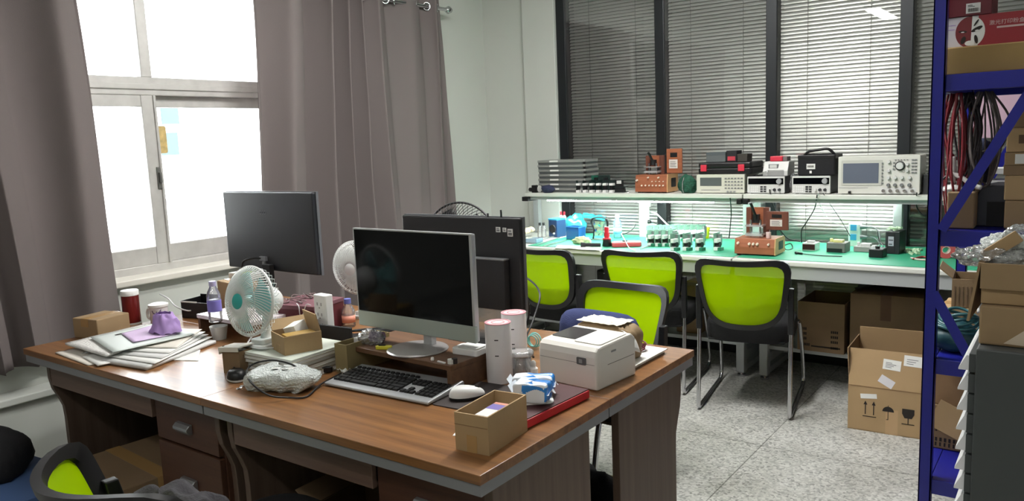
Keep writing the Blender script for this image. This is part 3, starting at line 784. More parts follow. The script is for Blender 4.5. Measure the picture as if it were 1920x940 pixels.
# ---- mouse pad, mouse
mp = P(803, 762, T); mp2 = P(872, 790, T); pr = math.atan2(mp2.y-mp.y, mp2.x-mp.x)
tag(obj('mouse_pad', MB().rbox(0, 0, .2, .24, 0, .003, .012), mat('dark brown pad', (48, 38, 36), .6)), 'thin dark mouse pad beside the silver keyboard', 'mouse pad', loc=mp+Vector((.0, .012, 0)), rz=R(4))
def mouse(label, loc, rz, mtop, mbot):
    t = thing('computer_mouse', label, 'mouse', loc, rz)
    def fn(u, v):
        a_ = 2*PI*u; q = PI/2*v; k = math.cos(q)**.6
        x = .031*math.cos(a_)*k; y = .054*math.sin(a_)*k
        return (x*(1-.12*math.sin(a_)), y, .009+.028*math.sin(q)*(1-.25*(y/.054)))
    obj('shell', MB().sheet(fn, 30, 10, True), mtop, t, smooth=True)
    obj('base', MB().lathe([(.8, 0), (1, .3), (1, 1)], 30, Matrix.Diagonal((.031, .054, .0092, 1))), mbot, t, smooth=True, auto=40)
    obj('wheel', MB().cyl((-.003, .03, .027), (.003, .03, .027), .008, n=14), M_BLACK, t)
    return t
c = P(868, 752, T)
mouse('white computer mouse on the dark pad behind the small carton', c+Vector((0, .02, .003)), R(-40), M_WHITE, M_BLACK)
c = P(447, 712, T)
mouse('black computer mouse beside the bubble wrap parcel', c+Vector((-.01, .0, 0)), R(65), M_BLACK, M_LGREY)
# ---- open carton at the corner of the desk
a = P(855, 843, T); b = P(914, 857, T); r0 = math.atan2(b.y-a.y, b.x-a.x)+R(3)
crt = carton('small open carton at the near corner of the desk, a packet inside', a, r0, (b-a).length+.002, .185, .097, M_CARD2, True, None, 'y', name='open_carton')
obj('crease', MB().box(0, -.0006, .066, (b-a).length, 0, .068), M_CARDIN, crt)
m4 = Matrix.Translation(a) @ Matrix.Rotation(r0, 4, 'Z')
pk = thing('sachet_box', 'white and purple packet standing inside the small open carton', 'packet', m4 @ Vector((.03, .045, .005)), r0)
obj('body', MB().box(0, 0, 0, .052, .10, .075), M_WHITE, pk, bevel=.001)
obj('print', MB().box(0, .05, .075, .052, .085, .0755).box(.052, .05, .04, .0525, .09, .07), mat('purple print', (110, 96, 170), .6), pk)
obj('stripe', MB().box(0, .087, .075, .052, .1, .0755), mat('orange print', (208, 140, 120), .6), pk)
tag(obj('paper_scrap', MB().box(0, 0, 0, .03, .02, .0015), M_PAPER), 'scrap of white paper left of the small open carton', 'paper', loc=P(849, 818, T), rz=.4)
# ---- red binder with a black cover
a = P(986, 808, T); b = P(1106, 748, T); d_ = (b-a); rb = math.atan2(d_.y, d_.x)
bd = thing('ring_binder', 'flat red edged folder under the wet wipes', 'binder', a, rb)
BL = d_.length
obj('pages', MB().box(0, 0, .002, BL, .15, .026), M_RED, bd, bevel=.003)
obj('cover', MB().box(.002, .003, .026, BL-.002, .155, .029), mat('dark maroon cover', (72, 34, 38), .45), bd, bevel=.001)
Mb = Matrix.Translation(a) @ Matrix.Rotation(rb, 4, 'Z')
# ---- wet wipes (two packs on a white tray)
c = Mb @ Vector((BL*.46, .085, .029)); c.z = T+.0295
tag(obj('tray', MB().rbox(-.058, -.05, .058, .05, 0, .005, .02), M_WHITE, bevel=.0015), 'shallow white tray under the blue and white wipes', 'tray', loc=c, rz=R(40))
def pack(label, loc, rz, w_, d_, h_, seed):
    t = thing('wipes_pack', label, 'wipes pack', loc, rz)
    def fn(u, v):
        a_ = 2*PI*u; cx, sy = math.cos(a_), math.sin(a_); k = (abs(cx)**8+abs(sy)**8)**(-1/8); q = PI*(v-.5); r_ = math.cos(q)**.14
        nn = noise.noise(Vector((cx*2.4+seed, sy*2.4, v*2)))
        return (cx*k*r_*w_/2+.003*nn, sy*k*r_*d_/2+.003*nn, h_/2+h_/2*math.copysign(abs(math.sin(q))**.6, math.sin(q))*(1+.12*nn))
    s_ = MB(); s_.sheet(fn, 130, 50, True)
    # printed areas: the right end and a wave on the top
    s_.mi = []
    for f_ in s_.f:
        c_ = sum((s_.v[i] for i in f_), Vector())/4
        blue = (c_.x > w_*.44 and abs(c_.z-h_*.5) < h_*.36) or (c_.z > h_*.8 and c_.x > -w_*.1 and c_.y > -d_*.25+.25*d_*math.sin(c_.x/w_*6)) or (c_.y < -d_*.46 and c_.z > h_*.62+h_*.15*math.sin(c_.x/w_*7) and c_.x > -w_*.2)
        s_.mi.append(1 if blue else 0)
    obj('film', s_, [mat('wipes film', (226, 232, 238), .25), mat('bright blue print', (38, 128, 206), .3)], t, smooth=True)
    for fn2 in (lambda u, v: (w_*.5+.008*v, d_*(u-.5)*.96, h_*.5+.012*(v-.2)*math.sin(u*5)), lambda u, v: (-w_*.5-.012*v, d_*(u-.5)*.96, h_*.5+.02*v)):
        obj('crimped_end', MB().sheet(fn2, 14, 4), MATS['wipes film'], t, smooth=True)
pack('blue and white wipes pack, front one on the red edged folder', c+Vector((.018, -.022, .006)), R(14), .10, .06, .055, 1)
pack('blue and white wipes pack lying behind its twin on the folder', c+Vector((-.022, .04, .006)), R(24), .12, .055, .05, 5)
# ---- film rolls
for i, (px, py, lab) in enumerate(((938, 714, 'roll of white film standing left, in front of its twin by the computer'), (967, 690, 'roll of white film standing behind its twin beside the jar'))):
    c = P(px, py, T); t = thing('film_roll', lab, 'film roll', c)
    obj('film', MB().lathe([(.022, 0), (.041, 0), (.0415, .002), (.0415, .188), (.041, .19), (.022, .19)], 40), mat('milky film', (222, 218, 218), .35), t, smooth=True, auto=40)
    obj('core', MB().lathe([(.018, .001), (.0225, .001), (.0225, .191), (.018, .191), (.018, .001)], 30, ring=1), mat('pink film edge', (214, 150, 158), .5), t, smooth=True, auto=40)
    obj('edge', MB().lathe([(.033, .1895), (.0418, .1885), (.0418, .1908), (.033, .1915), (.033, .1895)], 40, ring=1), MATS['pink film edge'], t, smooth=True)
    for k, z in enumerate((.14, .09)):
        obj('mark', MB(Matrix.Rotation(R(-62), 4, 'Z')).box(.0405, -.006, z, .0422, .006, z+.003), M_INK, t)
# ---- plastic cup jar, small bottle
c = P(978, 708, T)
j = thing('plastic_jar', 'clear plastic measuring cup with handle and rim beside the film rolls', 'jar', c)
obj('body', MB().lathe([(.028, 0), (.03, .004), (.034, .07), (.033, .07), (.0285, .005), (0, .004)], 30), M_CLEAR, j, smooth=True)
obj('lid', MB().lathe([(.034, .07), (.042, .074), (.042, .086), (.037, .09), (.0, .088)], 30), M_CLEAR, j, smooth=True)
obj('handle', MB().tube(spline([(-.03, -.01, .06), (-.05, -.018, .058), (-.056, -.02, .04), (-.052, -.018, .02), (-.03, -.01, .012)], 6), .004, 8), M_CLEAR, j, smooth=True)
c = P(1001, 708, T)
bt = thing('dropper_bottle', 'small white bottle standing between the clear cup and the printer', 'bottle', c)
obj('body', MB().lathe([(.013, 0), (.014, .003), (.014, .03), (.008, .036), (.008, .04)], 20), M_WHITE, bt, smooth=True, auto=40)
obj('cap', MB().lathe([(.0085, .038), (.0085, .05), (.004, .056), (0, .056)], 16), M_LGREY, bt, smooth=True, auto=40)
# ---- label printer
a = P(1012, 712, T); b = P(1116, 737, T); c = P(1171, 707, T)
rp = math.atan2(b.y-a.y, b.x-a.x)+R(2); PW = (b-a).length; PD = .215; PH = .132
pr_ = thing('label_printer', 'cream white desktop label printer at the end of the desk', 'printer', a, rp)
M_PRN = mat('printer white', (224, 220, 212), .42)
bod = MB().prism_x([(0.004, 0), (0, .006), (0, PH-.03), (.004, PH-.012), (.016, PH-.002), (.03, PH), (PD-.02, PH+.006), (PD, PH-.01), (PD, 0)], 0, PW)
obj('body', bod, M_PRN, pr_, bevel=.006)
obj('seam', MB().box(-.0004, .06, PH*.52, .0006, PD-.01, PH*.52+.0015).box(PW-.0006, .06, PH*.52, PW+.0006, PD-.01, PH*.52+.0016).box(.006, -.0004, PH*.6, PW-.006, .001, PH*.6+.0012), mat('seam shade', (120, 116, 110), .7), pr_)
wn = MB(Matrix.Translation((.008, .055, PH+.0016)) @ Matrix.Rotation(R(1.7), 4, 'X')); wn.rbox(0, 0, PW*.48, .115, 0, .0015, .01)
obj('window', wn, mat('smoked window', (70, 68, 68), .12), pr_)
lp = MB(Matrix.Translation((PW*.5, .035, PH+.0008)) @ Matrix.Rotation(R(1.7), 4, 'X')); lp.rbox(0, 0, PW*.46, .15, 0, .003, .012)
obj('lid_panel', lp, mat('printer lid white', (232, 229, 222), .4), pr_, bevel=.001)
fb = MB(Matrix.Translation((PW*.76, .0, PH*.66)) @ Matrix.Rotation(PI/2, 4, 'X')); fb.rbox(-.017, -.011, .017, .011, 0, .003, .003)
fo = obj('feed_button', fb, mat('grey button', (92, 92, 92), .3), pr_)
fo2 = MB(Matrix.Translation((PW*.76, -.003, PH*.66)) @ Matrix.Rotation(PI/2, 4, 'X')); fo2.rbox(-.008, -.006, .005, .006, 0, .001, .002)
obj('button_cap', fo2, mat('pale button', (150, 150, 148), .3), fo)
obj('badge', MB().box(PW, .08, PH*.78, PW+.0006, .105, PH*.82), mat('grey badge', (150, 150, 150), .4), pr_)
# ---- things behind the printer
Mp = Matrix.Translation(a) @ Matrix.Rotation(rp, 4, 'Z')
c = Mp @ Vector((-.06, PD+.035, 0))
pk = thing('parcel', 'crumpled parcel of white and brown wrapping just behind the printer', 'parcel', c, rp-R(2))
def prc(u, v):
    a_ = 2*PI*u; cx, sy = math.cos(a_), math.sin(a_); k = (abs(cx)**7+abs(sy)**7)**(-1/7); q = PI*(v-.5); r_ = math.cos(q)**.22
    n = noise.noise(Vector((cx*3, sy*3, v*4)))*.008
    return (.11+cx*k*r_*.11+n, .06+sy*k*r_*.06+n, .066+.066*math.sin(q)+n)
obj('wrap', MB().sheet(prc, 48, 18, True), mat('parcel kraft', (150, 126, 92), .7, var=.25, scale=14), pk, smooth=True)
pl = MB()
pl.sheet(lambda u, v: (.015+.17*u, .008+.1*v, .137+.006*noise.noise(Vector((u*6, v*6, 1)))), 16, 12)
obj('cover_film', pl, mat('pale yellow film', (232, 226, 200), .35, var=.12, scale=25), pk, smooth=True)
fl_ = MB(); fl_.sheet(lambda u, v: (.2+.04*u, .01+.05*v, .125-.06*u*u-.02*v), 8, 6)
obj('loose_corner', fl_, M_PAPER, pk, smooth=True, solid=.001)
a2 = P(1172, 702, T); b2 = P(1246, 660, T)
for i in range(4):
    tag(obj('paper_sheet', MB().box(0, 0, 0, .29, .20, .0035), M_PAPER), 'white sheets in the small pile between printer and desk end', 'paper', 'sheets beside the printer',
        loc=(a2.x+.004*i-.002, a2.y, T+.004*i), rz=math.atan2(b2.y-a2.y, b2.x-a2.x)+R(1.2*(i % 3)-1))
c = P(1188, 655, T+.016)
cl = MB()
for k in range(4):
    cl.tube([(c.x+(.034-.002*k)*math.cos(2*PI*i/26)*1.2+.004*k, c.y+(.024+.002*k)*math.sin(2*PI*i/26), c.z+.006+.006*k+.003*math.sin(3*2*PI*i/26+k)) for i in range(26)], .003, 6, True)
tag(obj('cable_coil', cl, mat('dark red cable', (110, 24, 38), .5), smooth=True), 'dark red cable coil lying on the sheets behind the printer', 'cable')
# cables between printer and rolls
c = P(998, 655, T)
cyn = MB()
for k in range(3): cyn.tube([(c.x+(.02+.003*k)*math.cos(2*PI*i/24), c.y+.01*k, c.z+.03+(.02+.003*k)*math.sin(2*PI*i/24)) for i in range(24)], .0025, 6, True)
tag(obj('cyan_coil', cyn, mat('cyan tape', (140, 210, 205), .4), smooth=True), 'pale cyan coil of wire behind the clear cup', 'wire coil')
q = [P(1000, 670, T+.02), PY(985, 640, 2.25), PY(1000, 600, 2.4), PY(1012, 550, 2.5), PY(985, 520, 2.62), PY(945, 508, 2.64)]
cable('black cable rising behind the film rolls to the black monitor', q, .004, M_CABLE)

# =================================================================== ON THE FRONT LEFT DESK
# ---- books and folders stack with fan and carton
a = P(437, 690, T); b = P(560, 712, T); rs_ = math.atan2(b.y-a.y, b.x-a.x)
SX, SYD = .30, .255
st0 = Vector((-2.33, 1.53, T)); rs_ = R(2)
z = 0; zs = []
cols = [(150, 138, 116), (176, 170, 156), (140, 130, 112), (190, 184, 168), (160, 150, 130), (206, 206, 196)]
hs = [.018, .012, .014, .013, .012, .009]
for i, (cl_, h_) in enumerate(zip(cols, hs)):
    dx, dy = random.uniform(-.006, .006), random.uniform(-.006, .006)
    t = thing('catalogue', ['lowest thick catalogue of the stack under the fan', 'second catalogue from the bottom of the stack under the fan', 'third catalogue from the bottom of the stack under the fan', 'third catalogue from the top of the stack under the fan', 'second catalogue from the top of the stack under the fan', 'pale green covered catalogue topmost under the fan'][i], 'catalogue', (st0.x+dx, st0.y+dy, T+z), rs_+R(random.uniform(-2, 2)), 'catalogues stacked under the fan')
    obj('pages', MB().box(.002, .002, .0012, SX-.002, SYD-.002, h_-.0012), M_PAPER, t)
    mc = mat('cover %d' % i, cl_ if i < 5 else (206, 214, 202), .45)
    obj('cover', MB().box(0, 0, 0, SX, SYD, .0012).box(0, 0, h_-.0012, SX, SYD, h_).box(0, SYD-.0015, 0, SX, SYD, h_), mc, t)
    z += h_+.0004
ST = T+z
# ---- desk fan
def fan(label, loc, rz, tilt, rad, hub, blade, cage, base=True, name='desk_fan', neck=.10):
    t = thing(name, label, 'fan', loc, rz)
    HZ = neck+rad+.015
    H = Matrix.Translation((0, -.02, HZ)) @ Matrix.Rotation(PI/2+tilt, 4, 'X')      # local +z -> front (-y)
    g = MB(H); n = 66
    prof = lambda s: (rad*(.22+.78*s), .062-.0*s-.044*s**2.2)
    for i in range(n):
        pts = []
        for k in range(8):
            s_ = k/7; r_, zz = prof(s_); a_ = 2*PI*i/n+.55*(1-s_)
            pts.append((r_*math.cos(a_), r_*math.sin(a_), zz))
        g.tube(pts, .0017, 5)
    for i in range(40):
        a_ = 2*PI*i/40; g.tube([(rad*math.cos(a_), rad*math.sin(a_), .016), (rad*.97*math.cos(a_), rad*.97*math.sin(a_), -.02), (rad*.6*math.cos(a_), rad*.6*math.sin(a_), -.045), (rad*.42*math.cos(a_), rad*.42*math.sin(a_), -.046)], .001, 5)
    obj('cage', g, cage, t, smooth=True)
    obj('rim', MB(H).tube([(rad*math.cos(2*PI*i/56), rad*math.sin(2*PI*i/56), .012) for i in range(56)], .0055, 8, True).tube([(rad*.61*math.cos(2*PI*i/56), rad*.61*math.sin(2*PI*i/56), .049) for i in range(56)], .0012, 6, True), cage, t, smooth=True)
    hb = MB(H).lathe([(rad*.24, .055), (rad*.25, .061), (rad*.2, .066), (0, .067)], 28)
    obj('front_badge', hb, hub, t, smooth=True)
    bl = MB(H)
    for k in range(3):
        def bf(u, v):
            r_ = rad*(.2+.68*u); a_ = 2*PI*k/3+1.25*(v-.5)+.35*u
            return (r_*math.cos(a_), r_*math.sin(a_), .012+.024*(v-.5))
        bl.sheet(bf, 8, 8)
    obj('blades', bl, blade, t, smooth=True, solid=.0015)
    obj('blade_hub', MB(H).cyl((0, 0, -.01), (0, 0, .04), rad*.2, rad*.17, 20), blade, t, smooth=True, auto=40)
    obj('motor_housing', MB(H).lathe([(rad*.44, -.046), (rad*.45, -.06), (rad*.42, -.085), (rad*.3, -.105), (0, -.11)], 28), cage, t, smooth=True)
    if base:
        nk_ = MB(); nk_.tube(spline([(0, .045, HZ-.02), (0, .035, HZ-rad*.75), (0, .02, neck*.6), (0, .02, .02)], 5), .018, 12)
        obj('neck', nk_, cage, t, smooth=True)
        obj('clip_base', MB().rbox(-.05, -.035, .05, .065, 0, .014, .02).rbox(-.035, -.02, .035, .06, .014, .03, .015), cage, t, bevel=.003)
    return t
M_FANW = mat('fan white', (226, 228, 226), .4); M_TEAL = mat('teal blade', (150, 214, 214), .35); M_TEALB = mat('teal badge', (58, 176, 170), .4)
c = P(490, 651, ST)
fan('white desk fan with teal blades on the catalogue stack', c+Vector((.0, .0, 0)), R(4), R(-10), .116, M_TEALB, M_TEAL, M_FANW, neck=.035)
q = [c+Vector((-.02, .05, .05)), c+Vector((-.06, .03, .04)), c+Vector((-.07, .0, .012)), c+Vector((-.03, -.03, .006)), c+Vector((.04, -.035, .008)), c+Vector((.07, .0, .006))]
cable('thin pale fan cord curled round the fan clip base', q, .0028, M_WCABLE)
# ---- open carton on the stack (leaning)
a = P(512, 654, ST); 
oc = carton('open carton resting on the catalogues right of the desk fan', (-2.215, 1.60, ST), R(-18), .125, .13, .062, M_CARD2, True, {'b': (-12, .06), 'l': (35, .04)}, 'y', name='open_carton')
m4 = Matrix.Translation((-2.215, 1.60, ST)) @ Matrix.Rotation(R(-18), 4, 'Z')
tag(obj('relay_box', MB().box(0, 0, 0, .05, .06, .05), M_PAPER, bevel=.001), 'small white box tilted inside the open carton by the fan', 'small box', loc=m4 @ Vector((.025, .05, .02)), rot=(R(12), R(-14), R(10)))
tag(obj('brown_box', MB().box(0, 0, 0, .05, .1, .055), mat('amber card', (176, 142, 70), .5), bevel=.001), 'yellowish small box inside the open carton by the fan', 'small box', loc=m4 @ Vector((.07, .012, .008)), rz=R(-18))
# ---- small carton with white lid
a = P(420, 700, T)
sc = carton('small brown carton with a raised white lid near the black mouse', a, R(4), .088, .058, .085, M_CARD3, True, None, None, name='small_carton')
ld = MB(Matrix.Translation((0, .0, .088)) @ Matrix.Rotation(R(-6), 4, 'Y')); ld.box(-.012, -.006, 0, .092, .062, .004).box(-.012, -.006, -.02, -.009, .062, 0).box(-.012, -.006, -.012, .092, -.004, 0)
obj('lid', ld, mat('white card', (222, 218, 208), .7), sc)
obj('hole', MB(Matrix.Rotation(R(-6), 4, 'Y')).cyl((.002, .012, .0915), (.002, .012, .0927), .004, n=12), M_INK, sc)
# ---- bubble wrap parcel with loop of cable
bw = thing('bubble_wrap_parcel', 'bubble wrapped parcel lying at the front of the desk', 'parcel', (-2.03, 1.49, T), R(22))
def bwf(u, v):
    a_ = 2*PI*u; cx, sy = math.cos(a_), math.sin(a_); k = (abs(cx)**3.2+abs(sy)**3.2)**(-1/3.2); q = PI*(v-.5); r_ = math.cos(q)**.45
    n = .014*noise.noise(Vector((cx*2.5, sy*2.5, v*2)))+.003*abs(math.sin(u*70)*math.sin(v*26))
    return (cx*k*r_*.118+n, sy*k*r_*.066+n, .034+.034*math.sin(q)+n*.8 if v > .08 else .0)
obj('wrap', MB().sheet(bwf, 140, 50, True), mat('bubble wrap', (212, 218, 215), .2, bump=.9, bscale=150, var=.12, scale=30), bw, smooth=True)
obj('paper_label', MB().sheet(lambda u, v: (-.02+.07*u, -.02+.045*v, .070+.006*noise.noise(Vector((u*2, v*2, 5)))), 8, 6), M_PAPER, bw, smooth=True)
tl = MB(); tl.sheet(lambda u, v: (-.11-.03*u, -.05+.1*v, .02-.018*u+.01*noise.noise(Vector((u*5, v*6, 2)))), 8, 14)
obj('loose_end', tl, M_FILM, bw, smooth=True)
q = [P(640, 700, T+.01), P(600, 722, T+.008), P(575, 744, T+.004), P(540, 746, T+.006), P(505, 742, T+.02), P(475, 722, T+.04), P(462, 700, T+.05), P(475, 683, T+.07), P(510, 676, T+.085), P(545, 683, T+.08), P(562, 694, T+.055)]
cable('black cable looped over the bubble wrapped parcel', q, .003, M_CABLE)
pg = thing('power_plug', 'black plug lying between the bubble wrap and the keyboard', 'plug', P(607, 700, T), R(40))
obj('body', MB().rbox(-.03, -.009, .03, .009, .004, .022, .006), M_BLACK, pg, bevel=.002)
obj('pins', MB().box(-.045, -.006, .01, -.03, -.003, .014).box(-.045, .003, .01, -.03, .006, .014), M_STEEL, pg)
for i, (px, py, rz_, w_, d_) in enumerate(((585, 705, 20, .05, .035), (628, 692, 50, .06, .04), (645, 700, -15, .05, .03))):
    cw = MB(); cw.sheet(lambda u, v: (w_*(u-.5), d_*(v-.5), .012+.014*noise.noise(Vector((u*3+i*5, v*3, i)))), 10, 8)
    tag(obj('paper_scrap', cw, M_PAPER, smooth=True, solid=.0008), ['crumpled white scrap touching the bubble wrap end', 'crumpled white scrap behind the black plug', 'crumpled white scrap at the upper left of the keyboard'][i], 'paper', loc=P(px, py, T), rz=R(rz_))
# ---- greenish open carton left of the riser
a = P(630, 700, T)
gc = carton('slim open carton standing against the left end of the riser', a+Vector((-.01, .01, 0)), R(0), .06, .2, .1, mat('olive card', (140, 126, 88), .8, var=.08), True, None, None, name='open_carton')
tag(obj('white_box', MB().box(0, 0, 0, .045, .05, .03), M_WHITE, bevel=.002), 'little white box on top inside the slim open carton', 'small box', loc=a+Vector((-.003, .09, .072)))
# ---- papers on the left
def sheet(name, label, cat, corners, z, th, m, group=None, bend=.0, extra=None):
    """a sheet laid on the four corner places (counter clockwise seen from above)"""
    A, B, C_, D_ = [Vector((q.x, q.y, 0)) for q in corners]
    O = (A+B+C_+D_)/4; s = MB()
    s.sheet(lambda u, v: (A*(1-u)*(1-v)+B*u*(1-v)+C_*u*v+D_*(1-u)*v)-O+Vector((0, 0, bend*(4*(u-.5)**2)*v+.0015*noise.noise(Vector((u*4, v*4, z*90))))), 12, 12)
    if extra: t = thing(name, label, cat, (O.x, O.y, z)); obj('sheet', s, m, t, smooth=True, solid=th); extra(t, A-O, B-O, C_-O, D_-O); return t
    o = obj(name, s, m, smooth=True, solid=th); return tag(o, label, cat, group, loc=(O.x, O.y, z))
M_P2 = mat('grey paper', (206, 206, 204), .7); M_P3 = mat('warm paper', (220, 214, 204), .75)
pc = lambda *p: [P(x, y, T+.012) for x, y in p]
sheet('envelope', 'off white envelope lowest at the left edge of the paper pile', 'envelope', pc((103, 658), (165, 681), (260, 662), (190, 640)), T+.003, .004, M_P3)
sheet('notepad', 'white ruled notepad with a wire clip at the front of the pile', 'notepad', pc((155, 668), (183, 684), (300, 660), (250, 640)), T+.0085, .005, M_PAPER)
sheet('document_bag', 'clear document bag full of papers, lowest at the front of the pile', 'document bag', pc((188, 676), (275, 690), (405, 640), (300, 628)), T+.0085, .012, M_P2)
for i in range(4):
    sheet('paper_sheet', ['white sheet sticking out lowest from the front right of the pile', 'white sheet second from below at the right of the pile', 'white sheet third from below at the right of the pile', 'white crinkled sheet under the pale green folder'][i], 'paper',
          pc((205+10*i, 672-4*i), (290+14*i, 686-8*i), (398-6*i, 638-3*i), (300-8*i, 625-2*i)), T+.0185+.0042*i, .0022, (M_PAPER, M_P2, M_PAPER, M_P3)[i], 'loose sheets of the left paper pile', bend=.006)
sheet('loose_slip', 'small white slip lying loose on the wood right of the pile', 'paper', [P(317, 676), P(372, 678), P(376, 655), P(345, 655)], T+.001, .001, M_PAPER)
ev = sheet('bubble_envelope', 'white dotted bubble envelope at the back left of the pile', 'envelope', [P(x, y, T+.03) for x, y in ((122, 645), (200, 668), (280, 640), (268, 610))], T+.030, .008, mat('dotted envelope', (222, 220, 216), .6, bump=.6, bscale=130))
dots = MB()
def _fold(t, A, B, C_, D_):
    c_ = A*.55+D_*.35+B*.1
    obj('label_bar', MB(Matrix.Translation((c_.x+.035, c_.y+.0, .0035)) @ Matrix.Rotation(math.atan2((D_-A).y, (D_-A).x), 4, 'Z')).box(-.03, -.006, 0, .03, .006, .0008), M_INK, t)
sheet('folder', 'pale grey green folder lying on the paper pile', 'folder', [P(x, y, T+.04) for x, y in ((170, 634), (212, 662), (365, 628), (300, 606))], T+.042, .003, mat('grey green card', (200, 208, 204), .5), extra=_fold)
sheet('lavender_sheet', 'flat lavender paper sheet on the pale green folder', 'paper', [P(x, y, T+.048) for x, y in ((228, 626), (250, 642), (332, 626), (300, 606))], T+.048, .002, mat('lavender paper', (204, 180, 214), .7))
c = P(312, 622, T+.05)
cm = MB()
def crum(u, v):
    a_ = 2*PI*u; r_ = .032+.036*v+.012*noise.noise(Vector((math.cos(a_)*2, math.sin(a_)*2, v*2))); 
    return (r_*math.cos(a_)*1.1, r_*math.sin(a_)*.8, .076-.073*v**1.3+.014*noise.noise(Vector((math.cos(a_)*2.2, math.sin(a_)*2.2, v*3+4))))
cm.sheet(crum, 36, 16, True); cm.add([(.034*math.cos(2*PI*i/12), .023*math.sin(2*PI*i/12), .068) for i in range(12)], [list(range(12))])
tag(obj('purple_cloth', cm, mat('purple tissue', (168, 138, 196), .65), smooth=True), 'crumpled purple tissue standing on the paper pile', 'tissue', loc=c)
bc_ = MB()
for k in range(2): bc_.tube([(.012*math.cos(2*PI*i/16)+.01*k, .009*math.sin(2*PI*i/16), .004+.003*k) for i in range(16)], .0012, 5, True)
tag(obj('binder_clip', bc_, M_STEEL, smooth=True), 'wire clip on the notepad at the front of the pile', 'clip', loc=P(160, 664, T+.012), rz=.5)
# ---- brown box, tin, mug, black box
carton('closed brown carton at the back left corner of the desk', (-3.435, 1.50, T), R(10), .155, .155, .085, M_CARD, False, None, 'y', name='closed_carton')
c = P(249, 607, T)
tn = thing('tea_tin', 'dark red tin with a white lid beside the closed carton', 'tin', c)
obj('body', MB().lathe([(.036, 0), (.037, .003), (.037, .135)], 36), mat('dark red tin', (118, 34, 34), .25, .3, var=.35, scale=22, stretch=(1, 1, .3)), tn, smooth=True, auto=40)
obj('lid', MB().lathe([(.038, .132), (.0385, .135), (.0385, .152), (.036, .155), (0, .155)], 36), M_WHITE, tn, smooth=True, auto=40)
obj('base_ring', MB().lathe([(.0372, .0), (.0376, .0), (.0376, .008), (.0372, .008)], 36), M_LGREY, tn, smooth=True, auto=40)
c = P(300, 606, T)
mg = thing('mug', 'white lidded mug with a purple floral pattern behind the paper pile', 'mug', c, R(20))
obj('body', MB().lathe([(.034, 0), (.038, .004), (.039, .075), (.036, .075), (.035, .006), (0, .005)], 32), mat('floral mug', (226, 222, 226), .25), mg, smooth=True, auto=50)
pt = MB()
for i in range(26):
    a_ = 2*PI*random.random(); z_ = random.uniform(.012, .062); r_ = .0393
    pt.T = Matrix.Rotation(a_, 4, 'Z') @ Matrix.Translation((r_, 0, z_)) @ Matrix.Rotation(random.uniform(0, PI), 4, 'X')
    pt.box(-.0005, -.008, -.002, .0004, .008, .002)
obj('pattern', pt, mat('purple pattern', (98, 78, 116), .4), mg)
obj('lid', MB().lathe([(.039, .075), (.043, .078), (.043, .088), (.03, .093), (0, .094)], 32), M_WHITE, mg, smooth=True, auto=40)
obj('handle', MB().tube(spline([(-.037, -.0, .062), (-.055, 0, .064), (-.063, 0, .045), (-.058, 0, .022), (-.037, 0, .016)], 6), .006, 8), M_WHITE, mg, smooth=True)
bx = thing('black_box', 'open black plastic box behind the floral mug', 'box', (-3.36, 1.95, T), R(12))
obj('body', MB().box(0, 0, 0, .17, .004, .075).box(0, .12, 0, .17, .124, .09).box(0, .004, 0, .004, .12, .08).box(.166, .004, 0, .17, .12, .09).box(0, 0, 0, .17, .124, .004), M_BLACK, bx, bevel=.001)
obj('rim', MB().box(-.001, -.001, .073, .1, .001, .079), M_WHITE, bx)
q = [PY(300, 552, 2.05), PY(315, 560, 2.0), PY(330, 575, 1.95), PY(352, 583, 1.95)+Vector((0, 0, .0)), PY(368, 580, 2.0)]
cable('grey white cable hanging over the open black box', q, .0035, M_WCABLE)
# ---- low riser with white top, water bottle, things under it
a = P(352, 612, T+.085); b = P(448, 632, T+.085)
lr = thing('monitor_riser', 'low riser with a pale glossy top under the water bottle', 'monitor riser', (-2.99, 1.80, T), R(-1))
LWid = .36
obj('top', MB().box(0, 0, .068, LWid, .22, .084), mat('pale riser top', (216, 208, 212), .25), lr, bevel=.0015)
for x in (0, LWid-.016): obj('side', MB().box(x, .005, 0, x+.016, .215, .068), M_RISER, lr)
tag(obj('cup_shape', MB().lathe([(.026, 0), (.036, .055), (.0355, .055), (.025, .002), (0, .002)], 28), M_LGREY, smooth=True, auto=50), 'pale cup shape standing in front of the pale topped riser', 'cup', loc=P(412, 636, T))  # light grey cup-shaped solid for an unidentified pale spot
c = P(405, 604, T+.084)
wb = thing('water_bottle', 'clear water bottle with a violet label on the pale riser', 'bottle', c)
obj('bottle', MB().lathe([(.022, 0), (.026, .003), (.027, .02), (.0255, .03), (.027, .04), (.027, .11), (.022, .125), (.013, .142), (.012, .15)], 28), clear('clear bottle', diffuse=.18, refl=.14), wb, smooth=True)
obj('label', MB().lathe([(.0274, .045), (.0276, .048), (.0276, .088), (.0274, .09)], 28), mat('violet label', (124, 116, 196), .4), wb, smooth=True)
obj('cap', MB().lathe([(.0135, .146), (.0138, .148), (.0138, .164), (.012, .166), (0, .166)], 20), mat('lilac cap', (176, 172, 210), .4), wb, smooth=True, auto=40)
